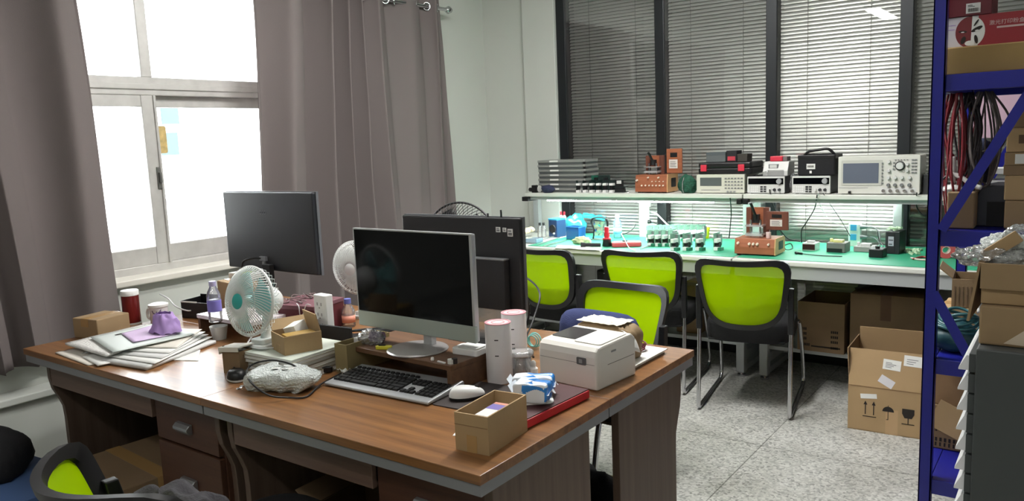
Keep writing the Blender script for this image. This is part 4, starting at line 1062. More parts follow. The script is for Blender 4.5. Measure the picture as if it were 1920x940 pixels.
# ---- cardboard behind the fan, maroon box, power strip, black box
carton('pale brown carton behind the desk fan, in front of the left monitor', (-3.18, 2.03, T), R(-8), .2, .1, .175, M_CARD2, False, None, 'x', name='closed_carton')
gb = thing('small_box', 'small white and green box lying on the carton behind the fan', 'small box', (-3.16, 2.08, T+.1765), R(5))
obj('body', MB().box(0, 0, 0, .15, .06, .028), M_WHITE, gb, bevel=.002)
obj('print', MB().box(.06, -.0006, .006, .1, .0, .028).box(.06, 0, .028, .1, .06, .0286), mat('lime print', (168, 204, 70), .5), gb)
mb = thing('maroon_box', 'maroon box covered with loose parts beside the power socket tower', 'box', (-2.70, 1.96, T), R(12))
obj('body', MB().box(0, 0, 0, .22, .2, .115), mat('maroon box', (92, 36, 44), .55), mb, bevel=.002)
obj('lid', MB().box(-.002, -.002, .105, .222, .202, .122), mat('maroon lid', (120, 80, 88), .5), mb, bevel=.002)
MBX = Matrix.Translation((-2.70, 1.96, T)) @ Matrix.Rotation(R(12), 4, 'Z')
cl = MB(); rn = random.Random(4)
for k in range(7):
    x, y = rn.uniform(.03, .16), rn.uniform(.03, .16); p_ = [Vector((x, y, .124))]
    for i in range(7): p_.append(p_[-1]+Vector((rn.uniform(-.04, .045), rn.uniform(-.035, .035), 0))); p_[-1].x = min(max(p_[-1].x, .0), .2); p_[-1].y = min(max(p_[-1].y, .01), .19); p_[-1].z = .125+rn.uniform(0, .016)
    cl.tube(spline([MBX @ v for v in p_], 5), .002, 6)
tag(obj('tangled_wire', cl, mat('brown wire', (120, 100, 100), .5), smooth=True), 'tangled thin wires lying on the maroon box', 'wires')
q = [MBX @ Vector(v) for v in ((.12, .02, .126), (.15, -.004, .12), (.155, -.006, .08), (.17, -.006, .09), (.19, -.006, .13), (.2, .01, .124))]
cable('thin pale cord hanging down the front of the maroon box', q, .002, M_WCABLE)
pt = thing('socket_tower', 'white power socket block standing beside the maroon box', 'power strip', (-2.33, 1.93, T), R(-4))
obj('body', MB().rbox(-.037, -.02, .037, .02, 0, .2, .008), M_WHITE, pt, bevel=.003)
sk = MB()
for z_ in (.085, .125, .165):
    for dx in (-.012, .012): sk.box(dx-.002, -.0206, z_-.006, dx+.002, -.0198, z_+.006)
    sk.box(-.003, -.0206, z_-.016, .003, -.0198, z_-.012)
obj('socket_slots', sk, mat('slot grey', (120, 118, 116), .6), pt)
q = [PY(597, 598, 1.90), PY(580, 602, 1.88), PY(560, 612, 1.86), PY(545, 620, 1.84)]
pl_ = cable('white plug lead running left from the power socket block', q, .005, M_WCABLE)
dk = thing('black_box', 'low black tray box in front of the power socket block', 'box', (-2.39, 1.855, T), R(5))
obj('body', MB().box(0, 0, 0, .26, .12, .045), M_BLACK, dk, bevel=.003)
obj('upright_panel', MB().box(0, .0, .045, .26, .012, .1), M_BLACKM, dk, bevel=.002)
# black clutter between the fan stack and the computer
rn = random.Random(12); cl = MB()
for k in range(5):
    pts = [Vector((-2.22+rn.uniform(-.05, .24), 2.0+rn.uniform(-.1, .22), T+.008+.012*k)) for _ in range(6)]
    cl.tube(spline(pts, 6), .0035, 6)
tag(obj('tangled_cables', cl, M_CABLE, smooth=True), 'tangle of black cables on the desk behind the silver computer', 'cables')
pa = thing('power_adapter', 'black power adapter lying between socket block and silver computer', 'adapter', (-2.16, 2.05, T), R(25))
obj('body', MB().rbox(-.06, -.03, .06, .03, 0, .035, .008), M_BLACK, pa, bevel=.003)
obj('lead', MB().tube(spline([(.06, 0, .018), (.1, .01, .03), (.13, -.02, .05), (.16, -.03, .02)], 5), .003, 6), M_CABLE, pa, smooth=True)
# =================================================================== BACK DESKS
# ---- monitors seen from behind
def monitor_back(label, px, Y, rz=0, stickers=False, stand_w=.05, column=False):
    p0 = PY(*px[0], Y); p1_ = PY(*px[1], Y); p2_ = PY(*px[2], Y)
    W = p1_.x-p0.x; H = p0.z-p2_.z
    t = thing('monitor', label, 'monitor', (p0.x, Y, p2_.z), rz)
    M_MB = mat('monitor back', (30, 32, 37), .4)
    obj('back_cover', MB().box(.003, 0, .003, W-.003, .022, H-.003), M_MB if not stickers else mat('monitor back black', (24, 24, 27), .55), t, bevel=.006)
    obj('bezel', MB().box(0, .02, 0, W, .034, .01).box(0, .02, H-.006, W, .034, H).box(0, .02, .01, .006, .034, H-.006).box(W-.006, .02, .01, W, .034, H-.006), mat('bezel grey', (96, 98, 102), .35), t)
    obj('screen', MB().box(.006, .024, .01, W-.006, .033, H-.006), M_SCREEN, t)
    zb = T-p2_.z
    if not column:
        obj('stand', MB().box(W*.5-.03, -.03, zb+.01, W*.5+.03, -.004, H*.1), M_BLACKM, t, bevel=.004)
        obj('foot', MB().rbox(W*.5-.11, -.1, W*.5+.11, .09, zb, zb+.012, .03), M_BLACKM, t, bevel=.002)
    return t, W, H
ml, mw, mh = monitor_back('dark monitor seen from behind in front of the window', ((416, 359), (585, 361), (592, 518)), 2.25)
c = Vector((mw*.46, -.0012, mh*.74))
em = MB()
for dx in (-.016, .0, .016): em.tube([(c.x+dx+.008*math.cos(2*PI*i/14), -.0008, c.z+.007*math.sin(2*PI*i/14)) for i in range(14)], .0012, 5, True)
obj('emblem', em, mat('emblem grey', (92, 94, 100), .3), ml, smooth=True)
M2 = Matrix.Translation(ml.location)
q = [M2 @ Vector(v) for v in ((mw*.42, -.006, .06), (mw*.36, -.03, .062), (mw*.29, -.05, .045), (mw*.27, -.05, .0), (mw*.27, -.05, -.06))]
cable('black lead curving out of the back of the dark monitor', q, .005, M_CABLE)
pl_ = MB().box(mw*.4, -.012, .05, mw*.47, .002, .07).box(mw*.42, -.008, .02, mw*.45, .0, .045)
obj('port_plugs', pl_, mat('grey plug', (130, 132, 136), .4), ml)
m2, mw2, mh2 = monitor_back('big black screen seen from behind, with three small white stickers', ((752, 402), (974, 407), (975, 585)), 2.3, stickers=True, column=True)
for x0, z0, w_, h_ in ((.815, .84, .035, .055), (.868, .845, .028, .045), (.905, .80, .04, .08)):
    sti = obj('sticker', MB().box(mw2*x0, -.0012, mh2*z0, mw2*(x0+w_), -.0002, mh2*(z0+h_)), M_PAPER, m2)
    obj('print', MB().box(mw2*(x0+.006), -.0018, mh2*(z0+.01), mw2*(x0+w_-.006), -.0012, mh2*(z0+h_*.5)).box(mw2*(x0+.006), -.0018, mh2*(z0+h_*.62), mw2*(x0+w_-.01), -.0012, mh2*(z0+h_*.8)), mat('grey print', (120, 120, 122), .7), sti)
zb = T-m2.location.z
cv0 = PY(884, 484, 2.27); cv1 = PY(950, 583, 2.27)
ox = m2.location
obj('stand_cover', MB().box(cv0.x-ox.x-.12, -.036, cv1.z-ox.z, cv1.x-ox.x, -.003, cv0.z-ox.z), M_BLACKM, m2, bevel=.003)
obj('cover_edge', MB().box(cv0.x-ox.x-.12, -.037, cv0.z-ox.z-.002, cv1.x-ox.x+.002, -.004, cv0.z-ox.z+.003), mat('edge grey', (120, 122, 124), .35), m2, bevel=.001)
obj('stand', MB().box(mw2*.62, -.03, zb+.008, mw2*.86, -.008, .03), clear('clear acrylic', diffuse=.25, refl=.15), m2)
obj('foot', MB().rbox(mw2*.5, -.1, mw2*.95, .08, zb, zb+.008, .02), M_BLACKM, m2)
for f_, h_ in ((.74, .012), (.845, .026)):
    obj('antenna', MB().cyl((mw2*f_, .012, mh2-.002), (mw2*f_, .012, mh2+h_), .004, n=8), M_BLACK, m2)
q = [PY(950, 520, 2.3), PY(975, 527, 2.34), PY(985, 545, 2.42), PY(992, 585, 2.45), PY(984, 625, 2.42)]
q[-1].z = T+.01
cable('black lead drooping from the lower edge of the big black screen', q, .004, M_CABLE)
# ---- two fans behind the monitors
c = PY(676, 545, 2.36)
fan('white desk fan half hidden left of the silver computer', (c.x+.03, 2.34, T), R(15), 0, .115, M_WHITE, M_WHITE, M_FANW, neck=.10)
c = PY(797, 420, 2.75)
bf = fan('black pedestal fan behind the big black screen', (c.x, 3.02, 0), R(14), R(-6), .2, M_BLACK, M_BLACK, M_BLACK, base=False, neck=.80, name='pedestal_fan')
obj('pole', MB().cyl((0, .03, .02), (0, .03, .98), .014, n=14), M_BLACK, bf, smooth=True, auto=40)
obj('round_base', MB().lathe([(.18, 0), (.18, .015), (.15, .028), (0, .035)], 36, Matrix.Translation((0, .03, 0))), M_BLACK, bf, smooth=True, auto=40)
# bottle by the second fan
c = PY(662, 615, 2.2)
b2_ = thing('water_bottle', 'clear bottle with an orange base behind the silver computer', 'bottle', (c.x-.012, 2.19, T))
obj('bottle', MB().lathe([(.026, 0), (.028, .004), (.028, .07), (.014, .095), (.013, .105)], 24), MATS['clear bottle'], b2_, smooth=True)
obj('label', MB().lathe([(.0286, .02), (.0286, .05)], 24), mat('orange label', (222, 150, 128), .5), b2_, smooth=True)
obj('cap', MB().lathe([(.0145, .1), (.0145, .12), (0, .121)], 18), mat('blue cap', (110, 120, 196), .4), b2_, smooth=True, auto=40)
# low clear tub between screen and rolls
# =================================================================== UNDER AND BEFORE THE DESKS
carton('big flattened topped carton under the window side desk', (-3.1, 1.24, 0), R(-4), .44, .4, .36, M_CARD3, False, None, 'x', name='closed_carton')
carton('dark open carton pushed deep under the front desk', (-1.98, 1.52, 0), R(2), .22, .25, .36, M_CARD3, True, {'b': (40, .1), 'l': (60, .08)}, 'y', name='open_carton')
cq = carton('closed carton with a pale panel under the front desk', (-1.73, 1.53, 0), R(-2), .21, .25, .4, M_CARD3, False, None, 'y', name='closed_carton')
obj('pale_panel', MB().box(.03, -.0008, .3, .17, 0, .38), mat('pale panel', (140, 150, 150), .6), cq)
bl_ = thing('blue_top_carton', 'carton with a blue lid at the lower left under the black bag', 'box', (-3.47, .87, 0), R(6))
obj('body', MB().box(0, 0, 0, .5, .4, .31), M_CARD, bl_, bevel=.003)
obj('lid', MB().box(-.004, -.004, .255, .504, .404, .315), mat('blue lid card', (70, 96, 140), .6), bl_, bevel=.003)
lb = obj('label', MB().box(.33, -.0055, .262, .46, -.004, .302), M_PAPER, bl_)
obj('print', MB().box(.35, -.0062, .274, .44, -.0054, .28).box(.35, -.0062, .287, .42, -.0054, .293), mat('grey print', (120, 120, 122), .7), lb)
bgm = MB(); bgm.sheet(blob(.22, .16, .13, 8, .16, 1.2, .35), 40, 20, True)
tag(obj('black_bag', bgm, M_BFAB, smooth=True), 'limp black bag lying on the blue lidded carton', 'bag', loc=(-3.44, 1.10, .317), rz=R(10))
# behind the gap in the desk end
tag(obj('olive_crate', MB().box(-.15, -.14, 0, .15, .14, .17).box(-.15, -.14, .17, -.14, .14, .25).box(.14, -.14, .17, .15, .14, .25).box(-.14, .13, .17, .14, .14, .25).box(-.14, -.14, .17, .14, -.13, .25), mat('olive card dark', (96, 92, 44), .8), bevel=.002), 'olive open box on the floor seen through the gap in the desk ends', 'box', loc=(-1.42, 2.3, 0), rz=R(8))
bgm = MB(); bgm.sheet(blob(.13, .12, .1, 21, .3, 1.8, .5), 30, 16, True)
tag(obj('black_cloth', bgm, M_BFAB, smooth=True), 'black cloth bundle in the olive box between the desk ends', 'cloth', loc=(-1.42, 2.3, .172))

# =================================================================== ON THE RAISED SHELF
def rectY(px0, py0, px1, py1, Y, z0=None):
    a, b = PY(px0, py1, Y), PY(px1, py0, Y)
    return a.x, b.x, (a.z if z0 is None else z0), b.z
IY = 4.74       # front line of the instruments
# ---- stack of grey equipment trays
x0, x1, zb, zt = rectY(1009, 299, 1096, 361, IY+.02, SZ)
n = 7; hh = (zt-zb)/n
M_TRAY = mat('grey tray', (150, 152, 148), .45, .3)
tl_ = ['bottom grey tray of the stack on the bench shelf', 'second grey tray from the bottom of the shelf stack', 'third grey tray from the bottom of the shelf stack', 'middle grey tray of the stack on the shelf', 'third grey tray from the top of the shelf stack', 'second grey tray from the top of the shelf stack', 'topmost grey tray of the stack on the shelf']
t0 = None
for i in range(n):
    loc = (x0+random.uniform(-.004, .004), IY+.02, zb+i*hh)
    if t0 is None:
        t0 = thing('equipment_tray', tl_[0], 'tray', loc, 0, 'grey trays stacked on the bench shelf')
        W = x1-x0
        obj('base', MB().rbox(.004, .004, W-.004, .196, 0, hh*.44, .012), mat('grey tray gap shade', (84, 88, 88), .5), t0, bevel=.001)  # lower half coloured dark to stand for the shaded gap between trays
        obj('lid', MB().rbox(0, 0, W, .2, hh*.44, hh*.95, .012), M_TRAY, t0, bevel=.002)
        obj('label', MB().box(W*.27, -.0008, hh*.55, W*.45, 0, hh*.9), M_PAPER, t0)
        obj('corner_guard', MB().box(W-.014, -.001, hh*.1, W+.001, .014, hh*.5), M_BLACK, t0)
    else: dup(t0, loc, R(random.uniform(-.8, .8)), tl_[i])
# navy pouch and black clamp
bm = MB(); bm.sheet(blob(.055, .03, .03, 31, .15, 2, .9), 30, 16, True)
c = PY(1028, 360, IY-.03)
tag(obj('navy_pouch', bm, mat('navy pouch', (44, 50, 78), .8, bump=.3, bscale=150), smooth=True), 'navy cloth pouch leaning on the grey tray stack', 'pouch', loc=(c.x, IY-.03, SZ))
c = PY(1000, 360, IY-.03)
ck = thing('clamp', 'black clamp with a round knob at the left end of the shelf', 'clamp', (c.x, IY-.025, SZ))
obj('body', MB().rbox(-.01, -.014, .03, .014, 0, .055, .004).cyl((.035, 0, .028), (.048, 0, .028), .024, n=16), M_BLACK, ck, bevel=.002)
obj('knob', MB().cyl((-.035, 0, .022), (-.012, 0, .022), .015, n=14), M_BLACK, ck)
obj('ring', MB().cyl((.05, 0, .028), (.056, 0, .028), .025, n=16), M_LGREY, ck)
# ---- row of six relay boards + bigger boards behind
for i in range(6):
    c = PY(1081+i*12.4, 361, IY)
    if i == 0:
        rb0 = thing('relay_board', 'dark circuit board with two white blocks, one of six in the shelf row', 'circuit board', (c.x, IY, SZ), R(0), 'circuit boards in the shelf row')
        obj('board', MB().box(-.003, 0, 0, 0, .09, .085), M_PCBD, rb0)
        obj('block', MB().box(-.002, -.004, .05, .026, .03, .066), M_WHITE, rb0, bevel=.002)
        obj('block', MB().box(-.002, -.006, 0, .026, .03, .018), M_WHITE, rb0, bevel=.002)
        obj('relay', MB().box(0, .004, .022, .02, .026, .046), M_BLACK, rb0, bevel=.001)
    else: dup(rb0, (c.x, IY, SZ))
for i, (px, lab) in enumerate(((1096, 'tall dark board standing behind the left of the relay board row'), (1118, 'tall green board standing behind the middle of the relay board row'), (1136, 'tall dark board standing behind the right of the relay board row'))):
    c = PY(px, 361, IY+.13)
    bd_ = thing('control_board', lab, 'circuit board', (c.x, IY+.11, SZ), R(6*i-6))
    obj('board', MB().box(-.045, 0, 0, .045, .003, .115), M_PCB if i == 1 else M_PCBD, bd_)
    obj('chips', MB().box(-.03, -.006, .06, -.01, 0, .085).box(.0, -.008, .07, .03, 0, .1).box(-.03, -.005, .02, .02, 0, .04), M_BLACK, bd_)
c = PY(1160, 361, IY+.02)
cb_ = thing('control_board', 'dark circuit board stack right of the relay board row', 'circuit board', (c.x, IY+.02, SZ), R(8))
obj('board', MB().box(-.04, 0, .0, .04, .09, .003).box(-.04, .0, .035, .04, .09, .038), M_PCBD, cb_)
obj('heatsink', MB().box(-.03, .004, .003, .03, .06, .035).box(-.03, .02, .038, .025, .03, .085), M_BLACK, cb_)
obj('connector', MB().box(-.02, .018, .06, .014, .022, .082), M_LGREY, cb_)
tag(obj('white_plug', MB().rbox(-.01, -.006, .01, .006, 0, .008, .004), M_WHITE, bevel=.002), 'tiny white plug at the shelf edge left of the brown jig', 'plug', loc=(PY(1178, 361, IY-.03).x, IY-.03, SZ))
# ---- wooden test jigs
M_BAKE = wood('brown board', (136, 78, 52), (168, 102, 70), 0, .45); M_BAKEE = mat('board edge', (206, 160, 112), .6)
M_BAKED = wood('dark brown board', (92, 52, 42), (118, 70, 54), 2, .45)
def jig(label, loc, rz, w_, d_, h_, knobs, meter, tall):
    t = thing('test_jig', label, 'test jig', loc, rz)
    # sloped front box
    obj('base', MB().prism_x([(0, .008), (0, h_*.5), (.012, h_), (d_, h_), (d_, .008)], 0, w_), M_BAKE, t, bevel=.002)
    obj('side_panel', MB().prism_x([(.002, .006), (.002, h_*.5), (.012, h_+.003), (d_, h_+.003), (d_, .006)], w_, w_+.006), M_BAKEE, t)
    obj('cutout', MB().rbox(.35*d_, .3*h_, .8*d_, .8*h_, 0, .0012, .008, T=Matrix(((0,0,1,w_+.0055),(1,0,0,0),(0,1,0,0),(0,0,0,1)))), M_BLACK, t)
    for x in (.02, w_-.02):
        for y in (.02, d_-.02): obj('foot', MB().cyl((x, y, 0), (x, y, .009), .01, n=12), M_BLACK, t)
    kk = []
    for (fx, fz, r_) in knobs:
        obj('button', MB().cyl((w_*fx, .006, h_*fz), (w_*fx, -.008, h_*fz), r_, r_*.8, 12), mat('cream button', (238, 222, 206), .4), t, smooth=True, auto=40)
    # lever press tower
    tx = w_*.42
    for pa, pb in ((-.065, -.035), (.035, .07)): obj('post', MB().box(tx+pa, d_*.6, h_, tx+pb, d_*.72, h_+tall), M_BAKED, t, bevel=.001)
    obj('back_plate', MB().box(tx-.06, d_*.72, h_+tall*.35, tx+.065, d_*.77, h_+tall), M_BAKE, t)
    for sx in (-.045, .045): obj('guide_rod', MB().cyl((tx+sx*.6, d_*.45, h_), (tx+sx*.6, d_*.45, h_+tall*.6), .006, n=12), M_CHROME, t, smooth=True, auto=40)
    obj('press_plate', MB().box(tx-.05, d_*.25, h_+tall*.38, tx+.05, d_*.6, h_+tall*.43).box(tx-.045, d_*.2, h_+.012, tx+.05, d_*.62, h_+.026), clear('jig acrylic', diffuse=.35, refl=.12), t)
    lv = MB(); lv.tube([(tx, d_*.5, h_+tall*.5), (tx, d_*.42, h_+tall*.75), (tx-.01, d_*.3, h_+tall*1.05), (tx-.016, d_*.24, h_+tall*1.18)], .008, 8)
    lv.box(tx-.018, d_*.45, h_+tall*.48, tx+.018, d_*.6, h_+tall*.78)
    obj('lever', lv, M_BLACK, t, bevel=.001)
    # meter panel standing at the right
    mx, mz, mw_, mh_ = meter
    pn = obj('meter_panel', MB().box(mx, d_*.55, mz, mx+mw_, d_*.62, mz+mh_), M_BAKE if tall < .13 else M_BAKED, t, bevel=.002)
    obj('display', MB().box(mx+mw_*.25, d_*.55-.002, mz+mh_*.66, mx+mw_*.7, d_*.55, mz+mh_*.84), M_BLACK, pn)
    obj('instruction_label', MB().box(mx+mw_*.17, d_*.55-.0015, mz+mh_*.2, mx+mw_*.72, d_*.55, mz+mh_*.56), mat('grey white label', (214, 206, 200), .6), pn)
    lt = MB()
    for i in range(4): lt.box(mx+mw_*.24, d_*.55-.0022, mz+mh_*(.26+.065*i), mx+mw_*(.64-.05*(i % 2)), d_*.55-.0014, mz+mh_*(.285+.065*i))
    obj('print', lt, mat('grey print', (120, 120, 122), .7), pn)
    return t
x0, x1, zb, zt = rectY(1191, 328, 1250, 357, IY, SZ)
w_ = x1-x0; X3 = PY(1250, 300, IY+.09).x-x0; X4 = PY(1279, 300, IY+.09).x-x0; zp0 = PY(1260, 325, IY+.09).z-SZ; zp1 = PY(1260, 279, IY+.09).z-SZ
jig('brown wooden test jig with a lever press on the bench shelf', (x0, IY, SZ), R(-1), w_, .16, zt-zb,
    [(f, .42, .006) for f in (.22, .34, .46, .57, .68, .79, .9)]+[(f, .64, .0035) for f in (.55, .67, .78, .9)]+[(.42, .85, .006), (.75, .85, .006), (.06, .7, .008)], (X3, zp0, X4-X3, zp1-zp0), .125)
# ---- green net bundle
bm = MB(); bm.sheet(blob(.062, .05, .065, 44, .22, 2.4, .8), 30, 18, True)
c = PY(1289, 361, IY+.03)
gb = thing('green_bundle', 'dark green bundle of cable beside the brown jig on the shelf', 'bundle', (c.x, IY+.03, SZ))
obj('bundle', bm, mat('dark green net', (28, 82, 62), .8, bump=.9, bscale=90, var=.35, scale=50), gb, smooth=True)
obj('tie', MB().tube([(-.004, -.055, .005), (-.006, -.066, .03), (-.008, -.06, .07), (-.01, -.03, .1)], .003, 6), M_CLEAR, gb)
# ---- generic bench instrument
def instrument(name, label, cat, r, Y, depth, body, face, bevel=.004):
    x0, x1, zb, zt = r
    t = thing(name, label, cat, (x0, Y, zb)); W, H = x1-x0, zt-zb
    obj('case', MB().box(0, .008, .006, W, depth, H), body, t, bevel=bevel)
    obj('front_panel', MB().rbox(0, 0, W, H-.004, 0, .012, .006, T=Matrix(((1,0,0,0),(0,0,-1,.012),(0,1,0,.004),(0,0,0,1)))), face, t, bevel=.002)
    for x in (.025, W-.025):
        obj('foot', MB().cyl((x, .02, 0), (x, .02, .008), .01, n=10), M_BLACK, t)
    return t, W, H
def knob(parent, x, z, r, m, y=0, L=.012, name='knob'):
    k = MB().cyl((x, y, z), (x, y-L, z), r, r*.85, 18); k.box(x-.0008, y-L-.0006, z, x+.0008, y-L+.001, z+r*.7)
    return obj(name, k, m, parent, smooth=True, auto=40)
M_INST = mat('instrument beige', (206, 206, 192), .5); M_INSTD = mat('instrument dark', (44, 46, 48), .5); M_KEYG = mat('key grey', (120, 122, 122), .5)
M_LCD = mat('lcd grey', (92, 98, 98), .2)
# signal generator under the tool case
t, W, H = instrument('signal_generator', 'pale bench meter with a grey display under the black tool case', 'meter', rectY(1306, 327, 1396, 358, IY, SZ), IY, .26, M_INST, M_INST)
obj('display', MB().box(W*.08, -.001, H*.4, W*.53, .001, H*.84), M_LCD, t)
kk = MB(); [kk.box(W*(.6+.065*i), -.004, H*(.25+.17*j), W*(.6+.065*i)+.012, 0, H*(.25+.17*j)+.008) for i in range(6) for j in range(4)]
obj('keys', kk, M_KEYG, t)
obj('slot', MB().box(W*.1, -.001, H*.17, W*.5, 0, H*.2), M_KEYG, t)
for i in range(3): obj('socket', MB().cyl((W*(.66+.07*i), 0, H*.1), (W*(.66+.07*i), -.012, H*.1), .006, n=12), M_STEEL, t)
# tool case with red latches
x0, x1, zb, zt = rectY(1307, 304, 1400, 328, IY, PY(1350, 328, IY).z+.002)
zb = SZ+H+.001
tc_ = thing('tool_case', 'black tool case with two red latches lying on the pale bench meter', 'tool case', (x0, IY+.01, zb))
W2 = (x1-x0)*1.08; H2 = zt-zb
obj('lower_shell', MB().rbox(0, 0, W2, .24, 0, H2*.5, .02), M_BLACK, tc_, bevel=.006)
obj('upper_shell', MB().rbox(.001, .001, W2-.001, .239, H2*.52, H2, .02), M_BLACK, tc_, bevel=.008)
for f_ in (.12, .82): obj('latch', MB().box(W2*f_-.02, -.008, H2*.25, W2*f_+.02, .002, H2*.82), mat('coral red', (206, 52, 72), .4), tc_, bevel=.003)
zc_ = zb+H2
for (a_, b_, c_, d_, lab, m_, nm, ct) in ((1324, 286, 1361, 304, 'grey plastic box on the left of the tool case lid', mat('dusty grey', (92, 98, 98), .7), 'grey_box', 'small box'), (1362, 283, 1382, 304, 'small black box with a red window on the tool case lid', M_BLACKM, 'meter_box', 'small box'), (1382, 289, 1402, 304, 'small dark box at the right of the tool case lid', mat('dark olive', (58, 54, 48), .7), 'dark_box', 'small box')):
    xa, xb, za, zb_ = rectY(a_, b_, c_, d_, IY+.06, zc_+.0005)
    s_ = thing(nm, lab, ct, (xa, IY+.06, zc_+.0005)); h_ = zb_-zc_
    obj('body', MB().rbox(0, 0, xb-xa-.003, .09, 0, h_, .004), m_, s_, bevel=.003)
    obj('lid', MB().rbox(-.001, -.001, xb-xa-.002, .091, h_*.72, h_+.001, .004), m_ if nm != 'grey_box' else mat('dusty grey lid', (80, 88, 90), .6), s_)
    if nm == 'meter_box': obj('window', MB().box(.008, -.0015, h_*.12, xb-xa-.012, 0, h_*.5), mat('dull red', (186, 62, 74), .4), s_)
# ---- two power supplies
def psu(label, r):
    t, W, H = instrument('power_supply', label, 'power supply', r, IY, .27, M_INSTD, M_LGREY)
    obj('display', MB().box(W*.03, -.001, H*.55, W*.97, .001, H*.9), M_SCREEN, t)
    obj('dial', MB().cyl((W*.86, 0, H*.72), (W*.86, -.012, H*.72), H*.16, H*.14, 24), M_SILVER, t, smooth=True, auto=40)
    k1, k2 = MB(), MB()
    for j in range(3):
        for i in range(4): k1.box(W*(.1+.055*i), -.003, H*(.12+.12*j), W*(.1+.055*i)+.009, 0, H*(.12+.12*j)+.007)
        for i in range(2): k2.box(W*(.36+.09*i), -.003, H*(.1+.13*j), W*(.36+.09*i)+.015, 0, H*(.1+.13*j)+.009)
        k1.box(W*.04, -.003, H*(.12+.12*j), W*.04+.006, 0, H*(.12+.12*j)+.007)
    obj('keys', k1, M_WHITE, t); obj('dark_keys', k2, M_INSTD, t)
    for fx, m_ in ((.62, M_LGREY), (.74, M_INSTD), (.87, M_INSTD)): obj('terminal', MB().cyl((W*fx, 0, H*.24), (W*fx, -.014, H*.24), .009, .008, 14), m_, t, smooth=True, auto=40)
    return t
rA = rectY(1401, 331, 1471, 359, IY, SZ); rB = rectY(1485, 330, 1557, 359, IY, SZ)
psu('power supply with a black display under the white device and red box', rA)
psu('power supply with a black display under the black handled case', rB)
# on supply A
x0, x1, zb, zt = rectY(1430, 303, 1477, 331, IY+.05, rA[3]+.0005)
wd = thing('white_device', 'white boxy device with a small display on the left power supply', 'meter', (x0, IY+.05, zb))
obj('body', MB().prism_x([(0, 0), (0, (zt-zb)*.35), (.03, zt-zb), (.14, zt-zb), (.14, 0)], 0, x1-x0), M_LGREY, wd, bevel=.003)
Wd = x1-x0; hd = zt-zb
obj('display_frame', MB().box(Wd*.22, .008, hd*.52, Wd*.6, .03, hd*.82), M_KEYG, wd)
obj('display', MB().box(Wd*.27, .0068, hd*.56, Wd*.55, .0085, hd*.78), M_LGREY, wd)
obj('clear_cover', MB().box(Wd*.2, -.004, 0, Wd*.85, .01, hd*.42), M_CLEAR, wd)
x0b, x1b, _, zt2 = rectY(1443, 293, 1476, 303, IY+.08, zt)
rd = thing('red_box', 'red small case on top of the white device', 'small box', (x0b, IY+.085, zt+.0008))
obj('body', MB().rbox(0, 0, (x1b-x0b)*.72, .07, 0, zt2-zt, .006), mat('coral red', (206, 52, 72), .4), rd, bevel=.004)
obj('end_cap', MB().rbox((x1b-x0b)*.72, .002, x1b-x0b, .068, .001, zt2-zt-.002, .006), mat('grey cap', (110, 100, 100), .5), rd, bevel=.003)
bm = MB(); bm.sheet(blob(.03, .03, .06, 61, .3, 2.2, .9), 26, 16, True)
c = PY(1480, 358, IY+.05)
tag(obj('clear_bag', bm, M_FILM, smooth=True), 'clear bag with loose leads wedged between the two power supplies', 'bag', loc=(c.x-.002, IY+.12, SZ))
bm = MB(); bm.sheet(lambda u, v: (rA[0]+.02+.1*u, IY+.03+.05*v, rA[3]+.004+.045*u*(.6+.4*v)+.006*noise.noise(Vector((u*5, v*5, 3)))), 14, 8)
tag(obj('clear_film', bm, M_FILM, smooth=True), 'crumpled clear film left of the white device on the supply', 'film')
# on supply B: black case
x0, x1, zb, zt = rectY(1495, 290, 1566, 329, IY+.02, rB[3]+.0005)
bc = thing('instrument_case', 'black padded case with carry handle and white tag on the supply', 'case', (x0, IY+.02, zb)); Wc = x1-x0; hc = zt-zb
obj('body', MB().rbox(0, 0, Wc, .18, 0, hc, .012), M_BFAB, bc, bevel=.008)
obj('lid', MB().rbox(-.001, -.001, Wc+.001, .181, hc*.8, hc, .012), M_BLACK, bc, bevel=.003)
obj('handle', MB().tube(spline([(Wc*.12, .06, hc), (Wc*.25, .05, hc+.02), (Wc*.5, .045, hc+.028), (Wc*.75, .05, hc+.032), (Wc*.92, .06, hc)], 6), .008, 8), M_BLACK, bc, smooth=True)
lb = obj('tag', MB().box(Wc*.25, -.0018, hc*.32, Wc*.48, -.0002, hc*.58), M_PAPER, bc)
pr = MB(); [pr.box(Wc*(.28+.034*i), -.0024, hc*.40, Wc*(.28+.034*i)+Wc*.022, -.0016, hc*.50) for i in range(5)]
obj('print', pr, M_INK, lb)
obj('small_tag', MB().box(Wc*.33, -.0018, hc*.12, Wc*.39, -.0002, hc*.24), M_PAPER, bc)
# ---- oscilloscope
r = rectY(1571, 291, 1726, 359, IY-.01, SZ)
t, W, H = instrument('oscilloscope', 'big pale oscilloscope with a blank grey screen on the shelf', 'oscilloscope', r, IY-.01, .2, mat('scope case', (196, 196, 186), .5), mat('scope face', (206, 206, 198), .45), .008)
obj('screen_frame', MB().rbox(W*.04, H*.24, W*.55, H*.9, 0, .003, .006, T=Matrix(((1,0,0,0),(0,0,-1,0),(0,1,0,0),(0,0,0,1)))), mat('scope bezel', (188, 188, 180), .5), t)
obj('screen', MB().box(W*.065, -.004, H*.3, W*.51, -.002, H*.82), mat('blank scope screen', (98, 104, 118), .15), t)
kk = MB()
for j in range(7): kk.box(W*.545, -.005, H*(.28+.085*j), W*.565, -.001, H*(.28+.085*j)+.008)
for i in range(2):
    for j in range(5): kk.box(W*(.9+.035*i), -.004, H*(.55+.08*j), W*(.9+.035*i)+.012, 0, H*(.55+.08*j)+.007)
for j in range(3): kk.box(W*.68, -.004, H*(.64+.08*j), W*.705, 0, H*(.64+.08*j)+.008)
